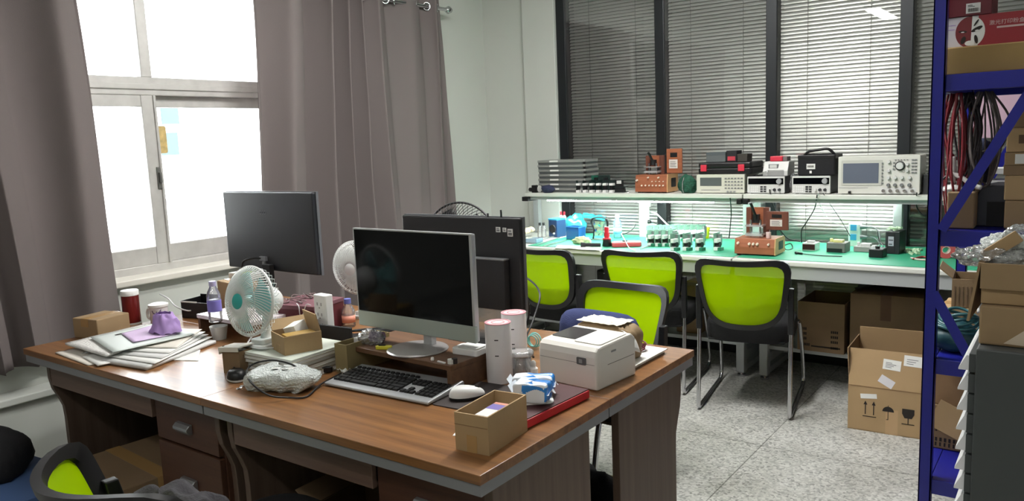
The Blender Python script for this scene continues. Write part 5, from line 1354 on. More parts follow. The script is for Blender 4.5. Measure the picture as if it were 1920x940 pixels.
for i in range(5): kk.box(W*(.7+.035*i), -.004, H*.88, W*(.7+.035*i)+.008, 0, H*.9)
obj('keys', kk, M_KEYG, t)
knob(t, W*.765, H*.74, .021, M_LGREY, 0, .02)
obj('dial_ring', MB().cyl((W*.765, 0, H*.74), (W*.765, -.006, H*.74), .026, .025, 24), M_INSTD, t, smooth=True, auto=40)
for fx, fz in ((.63, .85), (.63, .62), (.85, .78), (.85, .62), (.63, .44), (.71, .44), (.79, .44), (.88, .44), (.63, .25), (.71, .25), (.79, .25), (.88, .25)):
    knob(t, W*fx, H*fz, .010, M_LGREY if fz > .4 else M_KEYG, 0, .014)
for fx in (.575, .66, .745, .83, .92):
    p_ = obj('input_socket', MB().cyl((W*fx, 0, H*.105), (W*fx, -.016, H*.105), .009, n=16), M_CHROME, t, smooth=True, auto=40)
    obj('surround', MB().box(W*fx-.018, -.0012, H*.03, W*fx+.018, 0, H*.18), M_LGREY, p_)
obj('trim_line', MB().box(W*.01, -.001, H*.17, W*.38, .0, H*.18), M_KEYG, t)
obj('usb_stick', MB().box(W*.14, -.015, H*.03, W*.17, 0, H*.09), M_BLACK, t)
bd_ = thing('drive_box', 'dark box with a pale edge standing beside the oscilloscope', 'box', (PY(1729, 358, IY).x, IY+.02, SZ))
obj('body', MB().box(0, 0, 0, .05, .16, .11), M_INSTD, bd_, bevel=.003)
obj('front_strip', MB().box(.036, -.004, .03, .052, .002, .112), M_LGREY, bd_, bevel=.002)
# leads hanging from shelf to bench
for i, (lab, pts) in enumerate((
    ('black lead hanging from the shelf edge left of the brown bench jig', ((1369, 372), (1371, 400), (1369, 425), (1367, 447))),
    ('thick black lead falling from the left power supply behind the meter panel', ((1443, 356), (1446, 374), (1453, 392), (1458, 400), (1466, 412))),
    ('black lead bent down from the shelf to the red display meter', ((1532, 366), (1527, 392), (1510, 420), (1503, 432), (1503, 455))),
    ('thin pale lead dangling in front of the bright blind', ((1534, 362), (1540, 390), (1556, 412), (1580, 424))),
    ('thin dark lead slanting from the right power supply to the sockets', ((1543, 362), (1558, 385), (1578, 415), (1594, 443))),
    ('black lead looping below the shelf beside the rack post', ((1719, 362), (1718, 385), (1728, 402), (1742, 405))))):
    q = [PY(x, y, SY0-.02+(.0 if k == 0 else .1)) for k, (x, y) in enumerate(pts)]
    cable(lab, q, .0035 if 'thin' not in lab else .002, M_CABLE if 'pale' not in lab else M_WCABLE)

# =================================================================== ON THE BENCH
def B(px, py): return P(px, py, BZ)
def bz(px, py, base):     # height of a pixel above a bench place
    return PY(px, py, base.y).z-BZ
# ---- second jig
a = B(1377, 478); b = B(1452, 483)
w_ = (b-a).length; h_ = bz(1377, 447, a)
jx0 = PY(1437, 400, a.y+.1).x-a.x; jx1 = PY(1478, 400, a.y+.1).x-a.x; jz0 = PY(1455, 432, a.y+.1).z-BZ; jz1 = PY(1455, 397, a.y+.1).z-BZ
jig('orange brown wooden test jig with clear press plates on the bench', (a.x, a.y, BZ), R(1), w_-.01, .19, h_,
    [(.09, .72, .008), (.38, .7, .008), (.48, .7, .008), (.58, .7, .008), (.86, .7, .007)], (jx0, jz0, jx1-jx0, jz1-jz0), .17)
tag(obj('white_cylinder', MB().lathe([(.013, 0), (.014, .002), (.014, .035), (0, .036)], 16), mat('pinkish white', (228, 206, 204), .5), smooth=True, auto=40), 'small pinkish white cylinder on the orange brown jig', 'cylinder', loc=(PY(1442, 447, a.y+.06).x, a.y+.05, BZ+h_+.001))
# leads behind jig
q = [PY(1462, 433, a.y+.12), B(1466, 455)+Vector((0, 0, .05)), B(1472, 468), B(1486, 467), B(1482, 458), B(1470, 462)]
cable('black lead coiling on the mat right of the orange brown jig', [v+Vector((0, 0, .004)) for v in q], .003, M_CABLE)
q = [PY(1464, 433, a.y+.12), PY(1478, 448, a.y+.2), PY(1500, 453, a.y+.25)]
cable('black lead running from the jig meter panel to the red display meter', q, .003, M_CABLE)
# ---- circuit boards in rows (upright module boards)
def module_board(label, p, rz, group, h=.105, first=[None]):
    if first[0] is None:
        t = thing('module_board', label, 'circuit board', p, rz, group)
        obj('board', MB().box(-.0015, 0, 0, .0015, .085, h), mat('module green', (112, 150, 132), .5, var=.25, scale=80), t)
        obj('white_block', MB().box(.0015, .0, h*.45, .024, .05, h*.68), M_WHITE, t, bevel=.002)
        obj('white_block', MB().box(.0015, -.006, 0, .028, .03, h*.2), M_WHITE, t, bevel=.002)
        obj('coil', MB().cyl((.0015, .03, h*.33), (.03, .03, h*.33), .016, n=16), M_BLACK, t, smooth=True, auto=40)
        obj('green_block', MB().box(.028, -.004, 0, .05, .035, h*.19), mat('terminal green', (44, 120, 92), .5), t, bevel=.001)
        obj('heatsink', MB().box(.0015, .05, h*.25, .02, .075, h*.9), M_STEEL, t)
        first[0] = t; return t
    r = dup(first[0], p, rz, label); r['group'] = group; return r
for i in range(9):
    module_board('green module board with white blocks in the long row at the back of the bench', B(1212+i*11.8, 452), R(-20), 'module boards in the back row')
for i in range(4):
    module_board('pale module board in the short row just in front of the back row', B(1214+i*13, 462), R(-8), 'module boards in the middle row')
for i, (px, lab) in enumerate(((1257, 'module board standing separately at the left of the front three on the mat'), (1280, 'module board with a brown coil, middle of the front three on the mat'), (1304, 'module board at the right of the front three on the mat'))):
    module_board(lab, B(px, 470), R(-12), 'module boards standing in front')
module_board('module board standing alone between the rows and the brown jig', B(1338, 470), R(-5), 'module boards standing in front')
yc = thing('yellow_cup', 'bright yellow cup at the right end of the module board rows', 'cup', B(1316, 449)+Vector((0, .06, 0)))
obj('body', MB().lathe([(.024, 0), (.03, .07), (.029, .07), (.023, .003), (0, .003)], 24), mat('bright yellow', (236, 232, 40), .4), yc, smooth=True, auto=50)
obj('rim', MB().lathe([(.0295, .066), (.032, .068), (.032, .072), (.0295, .072)], 24), MATS['bright yellow'], yc)
# ---- white socket tower with LED end
p = PY(1205, 375, SY1-.03); pz = B(1203, 446)
tw = thing('power_strip', 'white power strip standing upright behind the module boards', 'power strip', (p.x, SY1-.03, BZ))
obj('body', MB().rbox(-.032, 0, .032, .04, 0, SZ-BZ-.05, .006), M_WHITE, tw, bevel=.003)
for z_ in (.08, .145, .21, .265):
    so = obj('socket', MB().box(-.018, -.003, z_-.02, .018, .0, z_+.02), M_LGREY, tw, bevel=.001)
    obj('slots', MB().box(-.008, -.0036, z_-.006, -.004, -.0028, z_+.006).box(.004, -.0036, z_-.006, .008, -.0028, z_+.006), M_INSTD, so)
for za in (.215, .28): obj('side_plug', MB().box(.032, .005, za, .05, .03, za+.03), M_LGREY, tw, bevel=.002)
cable('white lead slanting from the upright power strip down to the boards', [PY(1222, 398, 4.95), PY(1232, 402, 4.93), PY(1250, 420, 4.9), PY(1263, 429, 4.86)], .005, M_WCABLE)
pg = thing('power_plug', 'black plug pushed into the side of the upright power strip', 'plug', (PY(1217, 416, 4.99).x, 4.985, PY(1217, 416, 4.99).z))
obj('body', MB().cyl((-.006, 0, 0), (.016, 0, 0), .013, .009, 14), M_BLACK, pg, smooth=True, auto=40)
obj('lead', MB().tube(spline([(.016, 0, 0), (.05, -.005, -.004), (.09, -.01, -.03)], 5), .003, 6), M_CABLE, pg, smooth=True)
cable('thin black lead running left from the foot of the power strip', [PY(1192, 420, 4.9), PY(1188, 428, 4.88), PY(1178, 436, 4.85), B(1165, 441)], .0025, M_CABLE)
# ---- right part: meter, adapters, black box, socket tower
a = B(1504, 470)
t = thing('panel_meter', 'small meter with a dark red display right of the jig', 'meter', a, R(-2)); W = (B(1531, 470)-a).x; H = bz(1504, 456, a)
obj('body', MB().box(0, 0, 0, W, .09, H), mat('silver case', (190, 188, 186), .4, .3), t, bevel=.002)
obj('display', MB().box(W*.03, -.0012, H*.15, W*.97, 0, H*.85), mat('dark red display', (62, 16, 22), .2), t)
obj('top_parts', MB().box(.02, .02, H, .06, .05, H+.012).cyl((W*.4, .04, H), (W*.4, .04, H+.014), .006), M_LGREY, t)
for (px0, px1, py0, py1, lab, m_) in ((1549, 1588, 473, 452, 'grey adapter with yellow parts on top, standing on the mat', mat('grey adapter', (112, 110, 106), .5)), (1600, 1640, 472, 459, 'low grey meter box left of the black adapter', mat('grey meter', (150, 146, 144), .5))):
    a = B(px0, py0); W = (B(px1, py0)-a).x; H = bz(px0, py1+3, a)
    t = thing('adapter_box', lab, 'adapter', a, R(-3))
    obj('body', MB().rbox(0, 0, W, .1, 0, H, .004), m_, t, bevel=.003)
    obj('front', MB().box(W*.05, -.001, H*.05, W*.85, 0, H*.42), M_BLACK if px0 < 1560 else m_, t)
    obj('terminals', MB().box(W*.3, .02, H, W*.8, .06, H+.015).box(W*.1, .03, H, W*.22, .05, H+.02), mat('pale yellow part', (226, 222, 150), .5) if px0 < 1560 else M_LGREY, t, bevel=.001)
a = B(1628, 483)
t = thing('power_adapter', 'black square adapter nearest the bench edge below the black box', 'adapter', a, R(-2)); W = (B(1656, 484)-a).x; H = bz(1628, 467, a)
obj('body', MB().rbox(0, 0, W, .1, 0, H, .008), M_BLACK, t, bevel=.005)
obj('top_jack', MB().cyl((W*.5, .04, H), (W*.5, .04, H+.012), .012), M_BLACK, t)
obj('lead', MB().tube(spline([(W*.5, .09, H*.5), (W*.6, .13, H), (W*.2, .18, H*1.4), (W*.0, .2, .1), (W*-.1, .22, .12)], 5), .003, 6), M_CABLE, t, smooth=True)
a = B(1659, 476)
t = thing('black_box', 'tall black box with a pale sticker beside the rack post', 'box', a, R(-4)); W = (B(1687, 477)-a).x; H = bz(1659, 434, a)
obj('body', MB().rbox(0, 0, W, .13, 0, H, .005), mat('black box dark', (40, 44, 46), .45), t, bevel=.004)
obj('front_frame', MB().box(W*.12, -.002, H*.04, W*.66, 0, H*.96), M_BLACKM, t)
lb = obj('sticker', MB().box(W*.22, -.003, H*.36, W*.6, -.002, H*.78), mat('sticker grey', (172, 176, 186), .6), t)
obj('print', MB().box(W*.26, -.0036, H*.6, W*.56, -.003, H*.64).box(W*.26, -.0036, H*.42, W*.5, -.003, H*.46), M_INSTD, lb)
c = a
bm = MB()
rn = random.Random(3)
for k in range(26):
    x_, y_ = rn.uniform(.01, W-.01), rn.uniform(.01, .1); bm.T = Matrix.Translation((a.x+x_, a.y+y_, BZ+H+.006)) @ Matrix.Rotation(rn.uniform(0, 3), 4, 'Z') @ Matrix.Rotation(rn.uniform(-.5, .5), 4, 'X')
    bm.cbox((0, 0, .012*rn.random()), (.02, .01, .008))
tp = obj('loose_terminals', bm, mat('pale green part', (190, 214, 180), .5)); tp['kind'] = 'stuff'
tag(tp, 'heap of pale green terminals on top of the tall black box', 'terminals')
# socket strip white with blue switches
p = PY(1603, 420, SY1-.04)
tw = thing('power_strip', 'white power strip with two blue switches standing on the bench', 'power strip', (p.x, SY1-.05, BZ))
H = PY(1603, 420, SY1-.05).z-BZ
obj('body', MB().rbox(-.034, 0, .034, .04, 0, H, .006), M_WHITE, tw, bevel=.003)
for py in (427, 445): 
    z_ = PY(1602, py, SY1-.05).z-BZ
    obj('switch', MB().box(-.022, -.004, z_-.018, .012, 0, z_+.018), mat('blue switch', (70, 160, 214), .4), tw, bevel=.001)
for py, lab in ((426, 'grey plug in the upper right of the blue switch power strip'), (445, 'grey plug in the lower right of the blue switch power strip')):
    c = PY(1622, py, SY1-.04)
    pg = thing('power_plug', lab, 'plug', (c.x, SY1-.04, c.z))
    obj('body', MB().cyl((-.025, 0, 0), (.01, 0, 0), .016, .008, 14), mat('grey plug', (130, 132, 136), .4), pg, smooth=True, auto=40)
    obj('lead', MB().tube(spline([(.01, 0, 0), (.05, -.01, 0), (.085, -.03, -.03), (.095, -.06, -.09)], 5), .004, 6), mat('grey lead', (110, 112, 114), .5), pg, smooth=True)
# green connector pile, red items, clips
bm = MB(); rn = random.Random(9)
for k in range(22):
    c = B(rn.uniform(1700, 1730), rn.uniform(470, 478)); bm.T = Matrix.Translation(c+Vector((0, 0, .007))) @ Matrix.Rotation(rn.uniform(0, 3), 4, 'Z') @ Matrix.Rotation(rn.uniform(-.6, .6), 4, 'Y')
    bm.cbox((0, 0, 0), (.022, .012, .01))
tp = obj('loose_terminals', bm, mat('pale green part', (190, 214, 180), .5)); tp['kind'] = 'stuff'
tag(tp, 'pile of pale green terminals on the mat left of the rack post', 'terminals')
for i, (pts, lab, col) in enumerate(((((1712, 488), (1730, 484), (1748, 487), (1768, 483)), 'red test lead lying at the bench edge behind the rack post', (150, 50, 46)), (((1708, 486), (1722, 489), (1740, 490), (1760, 489)), 'pale test lead lying at the bench edge behind the rack post', (206, 190, 180)))):
    cable(lab, [B(*q)+Vector((0, 0, .006)) for q in pts], .005, mat('lead %d' % i, col, .5))
c = B(1770, 486)
rl = thing('tape_roll', 'red tape roll standing on the bench behind the rack', 'tape roll', c+Vector((0, .04, 0)), R(20))
TM = Matrix.Translation((0, 0, .045)) @ Matrix.Rotation(PI/2, 4, 'X')
obj('tape', MB(TM).lathe([(.02, -.02), (.045, -.02), (.045, .02), (.02, .02), (.02, -.02)], 32, ring=1), mat('pinkish red tape', (206, 92, 92), .4), rl, smooth=True, auto=40)
obj('core', MB(TM).lathe([(.0175, -.0205), (.0205, -.0205), (.0205, .0205), (.0175, .0205), (.0175, -.0205)], 24, ring=1), mat('cream core', (230, 200, 190), .5), rl, smooth=True, auto=40)
cl = thing('test_clip', 'black test clip with wires on the mat by the jig', 'clip', B(1498, 477), R(-30))
obj('jaw', MB().box(-.03, -.005, 0, .025, .005, .012).box(-.01, -.02, .0, .0, .02, .01), M_BLACK, cl, bevel=.002)
obj('wire', MB().tube(spline([(.025, 0, .006), (.07, .01, .005), (.14, .04, .004), (.22, .1, .004)], 6), .0025, 6), M_CABLE, cl, smooth=True)
# ---- left part of the bench
a = B(1029, 444)
sp = thing('speaker_box', 'dark blue box with a round front at the left of the bench', 'box', a, R(-10)); H = bz(1029, 413, a)
obj('body', MB().rbox(0, 0, .085, .1, 0, H, .005), mat('dark blue box', (34, 62, 104), .45), sp, bevel=.003)
obj('round_front', MB().cyl((.042, 0, H*.48), (.042, -.006, H*.48), .032, .03, 24), M_BLACKM, sp, smooth=True, auto=40)
obj('knob', MB().cyl((.058, -.001, H*.22), (.058, -.01, H*.22), .007), M_LGREY, sp)
obj('lid', MB().box(-.001, -.001, H, .086, .101, H+.012), mat('sky blue lid', (60, 150, 190), .5), sp, bevel=.002)
for i, (px, lab, hc_) in enumerate(((1013, 'clear bottle with a dark cap leftmost on the bench', .1), (1020, 'second clear dark capped bottle from the left on the bench', .1))):
    c = B(px, 445)
    b_ = thing('solvent_bottle', lab, 'bottle', c)
    obj('body', MB().lathe([(.017, 0), (.018, .003), (.018, .07), (.008, .085), (.008, .092)], 18), MATS['clear bottle'], b_, smooth=True)
    obj('cap', MB().lathe([(.0095, .088), (.0095, .108), (0, .109)], 14), M_INSTD, b_, smooth=True, auto=40)
for i, (px, lab) in enumerate(((1051, 'left of two small red capped bottles behind the blue bags'), (1057, 'right of two small red capped bottles behind the blue bags'))):
    c = PY(px, 412, 4.92)
    b_ = thing('dropper_bottle', lab, 'bottle', (c.x, 4.93, BZ))
    obj('body', MB().lathe([(.014, 0), (.015, .004), (.015, .13), (.006, .15)], 16), M_LGREY, b_, smooth=True)
    obj('cap', MB().lathe([(.008, .145), (.008, .172), (0, .173)], 14), M_RED, b_, smooth=True, auto=40)
bm = MB(); bm.sheet(blob(.09, .06, .09, 71, .3, 1.8, .7), 30, 18, True)
tag(obj('cyan_bag', bm, clear('cyan film', (60, 200, 214), .75, .15, .2), smooth=True), 'crumpled cyan plastic bag on the bench behind the blue bin', 'plastic bag', loc=B(1066, 441)+Vector((.02, .06, 0)))
bm = MB(); bm.sheet(lambda u, v: (.17*u, .05*math.sin(u*2)+.03*v, .16-.03*u+.03*v+.012*noise.noise(Vector((u*5, v*4, 7)))), 18, 8)
tag(obj('cyan_sheet', bm, MATS['cyan film'], smooth=True), 'cyan plastic sheet spread behind the magnifier stand', 'plastic sheet', loc=B(1078, 440)+Vector((0, .1, -.04)))
a = B(1062, 449)
bn = thing('parts_bin', 'blue translucent parts bin on the left of the green mat', 'parts bin', a, R(-6)); H = bz(1062, 425, a)
obj('body', MB().box(0, 0, 0, .11, .003, H).box(0, .08, 0, .11, .083, H).box(0, 0, 0, .003, .083, H).box(.107, 0, 0, .11, .083, H).box(0, 0, 0, .11, .083, .003), clear('blue translucent', (50, 110, 190), .7, .12), bn)
obj('rim', MB().box(-.003, -.003, H-.006, .113, .0, H).box(-.003, .083, H-.006, .113, .086, H).box(-.003, 0, H-.006, 0, .083, H).box(.11, 0, H-.006, .113, .083, H), mat('blue rim', (50, 120, 190), .4), bn)
ms = thing('magnifier_stand', 'black two armed clamp stand on the bench left of the red screwdriver stand', 'clamp stand', B(1126, 450), R(0)); 
Hm = .15
obj('arm', MB().tube(spline([(-.06, 0, 0), (-.05, 0, .07), (-.07, 0, .12), (-.06, 0, Hm)], 5), .006, 8), M_BLACK, ms, smooth=True)
obj('arm', MB().tube(spline([(.055, 0, 0), (.055, 0, .07), (.06, 0, .12), (.05, 0, Hm)], 5), .008, 8), M_BLACK, ms, smooth=True)
obj('cross_bar', MB().tube([(-.06, 0, Hm), (-.02, -.004, Hm+.008), (.02, -.004, Hm+.008), (.05, 0, Hm)], .004, 8), M_BLACK, ms, smooth=True)
obj('clear_pouch', MB().sheet(lambda u, v: (-.045+.085*u*(1-.25*v), -.006+.014*noise.noise(Vector((u*4, v*4, 1))), Hm-.02-.1*v), 12, 12), clear('pale pouch', (206, 216, 190), .6, .15, .2), ms, smooth=True)
obj('base_plate', MB().rbox(-.075, -.035, .075, .035, 0, .006, .01), M_STEEL, ms)
c = B(1152, 448)
b_ = thing('water_bottle', 'clear blue tinted water bottle on the bench beside the clamp stand', 'bottle', c+Vector((0, .05, 0)))
obj('body', MB().lathe([(.026, 0), (.029, .004), (.029, .11), (.014, .14), (.013, .15)], 24), clear('blue bottle', (170, 200, 240), .35, .14), b_, smooth=True)
obj('label', MB().lathe([(.0295, .03), (.0295, .075)], 24), mat('pale blue label', (150, 180, 236), .5), b_, smooth=True)
obj('cap', MB().lathe([(.0145, .146), (.0145, .164), (0, .165)], 16), M_WHITE, b_, smooth=True, auto=40)
a = B(1134, 463)
sd = thing('screwdriver', 'red electric screwdriver standing in a black holder at the bench edge', 'screwdriver', a+Vector((0, .03, 0)))
obj('holder', MB().lathe([(.03, 0), (.032, .004), (.026, .05), (.018, .05), (.018, .01), (0, .01)], 20), M_BLACK, sd, smooth=True, auto=40)
obj('handle', MB().lathe([(.014, .02), (.016, .06), (.02, .075), (.014, .09), (.016, .12), (.012, .128), (0, .13)], 18), M_RED, sd, smooth=True, auto=40)
obj('collar', MB().lathe([(.027, .045), (.028, .052), (.02, .058)], 18), M_RED, sd, smooth=True)
bl = thing('torch', 'black torch lying at the bench edge left of the red screwdriver', 'torch', B(1112, 464), R(18))
obj('barrel', MB().cyl((-.05, 0, .016), (.05, 0, .016), .012, n=16), M_BLACKM, bl, smooth=True, auto=40)
obj('head', MB().cyl((-.08, 0, .016), (-.05, 0, .016), .017, .014, 16), M_BLACKM, bl, smooth=True, auto=40)
mm = thing('multimeter', 'red multimeter lying in front of the upright power strip', 'multimeter', B(1172, 463)+Vector((0, .02, .0)), R(32))
obj('holster', MB().rbox(-.095, -.04, .095, .04, 0, .03, .015), mat('salmon red', (214, 84, 92), .45), mm, bevel=.006)
obj('face', MB().rbox(-.08, -.03, .06, .03, .03, .033, .008), mat('pinkish face', (226, 190, 188), .45), mm)
obj('dial', MB().cyl((-.01, 0, .033), (-.01, 0, .04), .016), M_INSTD, mm)
obj('display', MB().box(.02, -.022, .033, .055, .022, .0345), M_LGREY, mm)
cable('white test lead draped over the red multimeter', [B(1165, 452)+Vector((0, 0, .05)), B(1172, 462)+Vector((0, 0, .04)), B(1180, 468)+Vector((0, 0, .01)), B(1192, 472)+Vector((0, 0, .004))], .003, M_WCABLE)
for i, (a_, b_, lab) in enumerate((((1000, 456), (1045, 443), 'steel tweezers lying nearest the white wall on the bench'), ((1008, 461), (1050, 447), 'second steel tweezers from the white wall on the bench'), ((1018, 464), (1062, 452), 'third steel tweezers from the white wall on the bench'), ((1200, 469), (1232, 458), 'steel tweezers lying right of the red multimeter'))):
    q0, q1 = B(*a_), B(*b_); d_ = q1-q0
    t = thing('tweezers', lab, 'tweezers', q0, math.atan2(d_.y, d_.x)); L = d_.length
    for s_ in (-1, 1): obj('arm', MB().prism([(0, s_*.001), (L*.5, s_*.008), (L, s_*.001), (L, -s_*.001), (L*.5, s_*.005), (0, -s_*.001)][::s_], .004, .009), M_STEEL, t)
gl = MB(); gl.sheet(blob(.06, .04, .03, 81, .5, 3, .6), 36, 20, True)
tag(obj('work_glove', gl, mat('pale cream cloth', (214, 220, 176), .8), smooth=True), 'pale cream work glove on the mat before the clamp stand', 'glove', loc=B(1092, 457))
tag(obj('white_paper', MB().sheet(lambda u, v: (.34*u-.06*v, .13*v, .002+.003*noise.noise(Vector((u*4, v*4, 9)))), 10, 6), M_PAPER, smooth=True, solid=.001), 'white paper sheet at the bench edge behind the left lime chair', 'paper', loc=B(1040, 466))
tag(obj('blue_box', MB().rbox(0, 0, .14, .09, 0, .03, .01), clear('pale blue box', (150, 190, 220), .6, .15), bevel=.003), 'pale blue clear box at the wall end of the bench', 'small box', loc=B(975, 455))
for i in range(3):
    bm = MB(); bm.sheet(blob(.03, .026, .022, 90+i, .2, 2, .9), 20, 12, True)
    c = B(982+7*i, 447-2*i)
    tag(obj('cream_ball', bm, mat('cream wad', (226, 216, 180), .8), smooth=True), ['crumpled cream wad beside the big black screen edge', 'crumpled cream wad in the middle of three at the bench end', 'crumpled cream wad nearest the bottles at the bench end'][i], 'wad', loc=c+Vector((0, 0, .03)))
# =================================================================== UNDER THE BENCH
LZ = .215
a = P(1495, 661, LZ); b = P(1584, 672, LZ)
def cart_px(label, px0, px1, py0, py1, Y, zb, d_, m, rz=0, **k):
    x0, x1, _, zt = rectY(px0, py0, px1, py1, Y, zb)
    return carton(label, (x0, Y, zb), rz, x1-x0, d_, zt-zb, m, **k), x1-x0, zt-zb
c1, W, H = cart_px('open carton with printed lines on the shelf under the bench', 1495, 1584, 572, 665, 4.62, LZ, .36, M_CARD3, 0, open=True, flaps=None, tape=None, name='open_carton')
pr = MB()
for j, z_ in enumerate((.42, .32, .22, .1)):
    for i in range(3 if j < 3 else 5): pr.box(W*(.1+.035*i), -.0008, H*z_, W*(.1+.035*i)+W*.026, 0, H*(z_+.055))
    for i in range(4): pr.box(W*(.72+.04*i), -.0008, H*(z_-.02), W*(.72+.04*i)+W*.03, 0, H*(z_+.03))
pr.box(W*.3, -.0008, H*.09, W*.92, 0, H*.12)
obj('printed_lines', pr, M_INK, c1)
c2, W2, H2 = cart_px('big closed carton on the shelf under the bench behind the front open carton', 1592, 1732, 560, 672, 4.64, LZ, .38, M_CARD3, 0, open=False, tape='y', tapem=mat('brown printed tape', (104, 76, 54), .4), name='closed_carton')
bm = MB(); bm.sheet(lambda u, v: (.42*u, .3*v, .05*math.sin(u*3)*(1-.3*v)+.03*noise.noise(Vector((u*3, v*3, 6)))+.02), 26, 20)
c = PY(1600, 558, 4.66)
tag(obj('dark_sheet', bm, mat('dark grey bag', (62, 64, 60), .6), smooth=True, solid=.004), 'dark grey plastic sheet draped over the big carton under the bench', 'plastic sheet', loc=(c.x, 4.68, LZ+H2+.003))
cart_px('brown carton under the bench seen between the middle and right lime chairs', 1268, 1312, 538, 575, 4.7, LZ, .3, M_CARD, 0, open=False, tape='x', name='closed_carton')
pc_ = thing('computer_tower', 'black computer tower under the window side bench behind the left chairs', 'computer', (-2.72, 4.68, LZ))
obj('case', MB().box(0, 0, 0, .19, .34, .38), M_BLACKM, pc_, bevel=.004)
obj('front_panel', MB().box(.004, -.012, .004, .186, 0, .376), M_BLACK, pc_, bevel=.006)
obj('drive_bay', MB().box(.02, -.014, .28, .17, -.011, .32), M_INSTD, pc_)
# ---- big open carton on the floor with the handling marks
a = P(1589, 803, 0); b = P(1735, 826, 0); rz_ = math.atan2(b.y-a.y, b.x-a.x)
BW, BH, BD = .37, .47, .33
H1 = PY(1590, 720, a.y).z
bc = thing('open_carton', 'big open brown carton on the floor with handling marks', 'box', a, rz_)
zc = PY(1600, 655, a.y).z; zt = PY(1602, 660, a.y).z
Hb = PY(1600, 722, a.y).z    # fold line of the front flap
s = MB(); th = .005
s.box(0, 0, 0, BW, BD, th).box(0, 0, 0, BW, th, Hb).box(0, BD-th, 0, BW, BD, Hb).box(0, th, 0, th, BD-th, Hb).box(BW-th, th, 0, BW, BD-th, Hb)
obj('body', s, M_CARD2, bc)
fl = PY(1602, 655, a.y).z-Hb
M = Matrix.Translation((0, 0, Hb+.001)) @ Matrix.Rotation(R(-12), 4, 'X'); ff = obj('flap', MB(M).box(0, 0, 0, BW, th, fl), M_CARD2, bc)
obj('flap', MB(Matrix.Translation((0, BD-th, Hb+.001)) @ Matrix.Rotation(R(8), 4, 'X')).box(0, 0, 0, BW, th, fl+.05), M_CARD2, bc)
obj('flap', MB(Matrix.Translation((0, 0, Hb+.001)) @ Matrix.Rotation(R(-3), 4, 'Y')).box(0, .01, 0, th, BD-.01, fl), M_CARD3, bc)
obj('flap', MB(Matrix.Translation((BW-th, 0, Hb+.001)) @ Matrix.Rotation(R(12), 4, 'Y')).box(0, .01, 0, th, BD-.01, fl), M_CARD3, bc)
def front(m_, fx, fz): return MB(m_ @ Matrix(((1,0,0,fx),(0,0,-1,-.0006),(0,1,0,fz),(0,0,0,1))))
I4 = Matrix()
zi = Hb*.38
s = front(I4, BW*.22, zi)
for dx in (0, .038):
    s.box(dx-.0022, 0, 0, dx+.0022, .055, .0004).add([(dx-.009, .05, .0004), (dx+.009, .05, .0004), (dx, .07, .0004)], [(0, 1, 2)])
s.box(-.012, -.012, 0, .05, -.008, .0004)
obj('arrows_mark', s, M_INK, bc)
s = front(I4, BW*.5, zi)
s.add([(.026*math.cos(PI*i/14), .028+.026*math.sin(PI*i/14), .0004) for i in range(15)], [list(range(15))]); s.box(-.0015, -.012, 0, .0015, .03, .0005).box(-.008, -.014, 0, .0015, -.011, .0005).box(-.0015, .05, 0, .0015, .06, .0005)
obj('umbrella_mark', s, M_INK, bc)
s = front(I4, BW*.74, zi)
s.add([(-.027, .055, .0004), (-.027, .03, .0004), (-.016, .008, .0004), (.016, .008, .0004), (.027, .03, .0004), (.027, .055, .0004)], [(0, 1, 2, 3, 4, 5)]); s.box(-.002, -.02, 0, .002, .01, .0005).box(-.028, -.024, 0, .028, -.02, .0005)
obj('glass_mark', s, M_INK, bc)
def label_on(parent, T_, x0, z0, w_, h_, rot=0, name='paper_label', m_=None, bars=0):
    s = MB(T_ @ Matrix.Translation((x0, -.0007, z0)) @ Matrix.Rotation(rot, 4, 'Y')); s.box(0, -.0003, 0, w_, .0004, h_)
    o = obj(name, s, m_ or M_PAPER, parent)
    if bars:
        q = MB(T_ @ Matrix.Translation((x0, -.0007, z0)) @ Matrix.Rotation(rot, 4, 'Y'))
        for i in range(bars): q.box(w_*.15, -.0007, h_*(.2+.6*i/bars), w_*(.5+.35*((i*7) % 3)/3), -.0003, h_*(.2+.6*i/bars)+h_*.06)
        obj('print', q, mat('grey print', (120, 120, 122), .7), o)
label_on(bc, M, BW*.41, fl*.52, .08, .05, R(4), bars=4)
label_on(bc, M, BW*.36, fl*.18, .07, .04, R(28), m_=mat('grey white slip', (206, 204, 208), .8))
label_on(bc, M, BW*.66, fl*.66, .085, .052, R(2), bars=3)
label_on(bc, I4, BW*.16, Hb*.72, .075, .024, R(-6), 'torn_label')
obj('crease', MB().box(0, -.0008, Hb-.004, BW, -.0001, Hb), M_CARDIN, bc)
obj('tape', MB().box(BW*.47, -.0006, 0, BW*.62, -.0001, Hb*.55), mat('clear tape', (188, 156, 116), .2), bc)

# =================================================================== ON THE RACK
L1, L2, L3, L4 = levels
FY = RY0+.05
x0, x1, zb, zt = rectY(1749, 83, 2100, 130, FY+.01, L1+.0005); zt = PY(1777, 90, FY+.01).z
carton('long plain kraft carton on the top level of the blue rack', (x0, FY+.01, L1+.0005), 0, x1-x0, .4, zt-zb, mat('kraft olive', (158, 130, 82), .8, var=.06), open=False, tape=None, name='closed_carton')
zk = zt
x0, x1, zb, zt = rectY(1752, 33, 2080, 86, FY+.03, zk+.0005); zt = PY(1777, 35, FY+.03).z
tb = thing('toner_box', 'red and white printed box with a painted face mask on the rack', 'box', (x0, FY+.03, zk+.0005)); W, H = x1-x0, zt-zb
obj('body', MB().box(0, 0, 0, W, .32, H), mat('glossy box white', (206, 202, 206), .35), tb, bevel=.002)
M_DRED = mat('deep red print', (150, 28, 40), .35)
Q = lambda px, py: PY(px, py, FY+.03)-Vector((x0, FY+.03, zk+.0005))
xs = Q(1834, 60).x
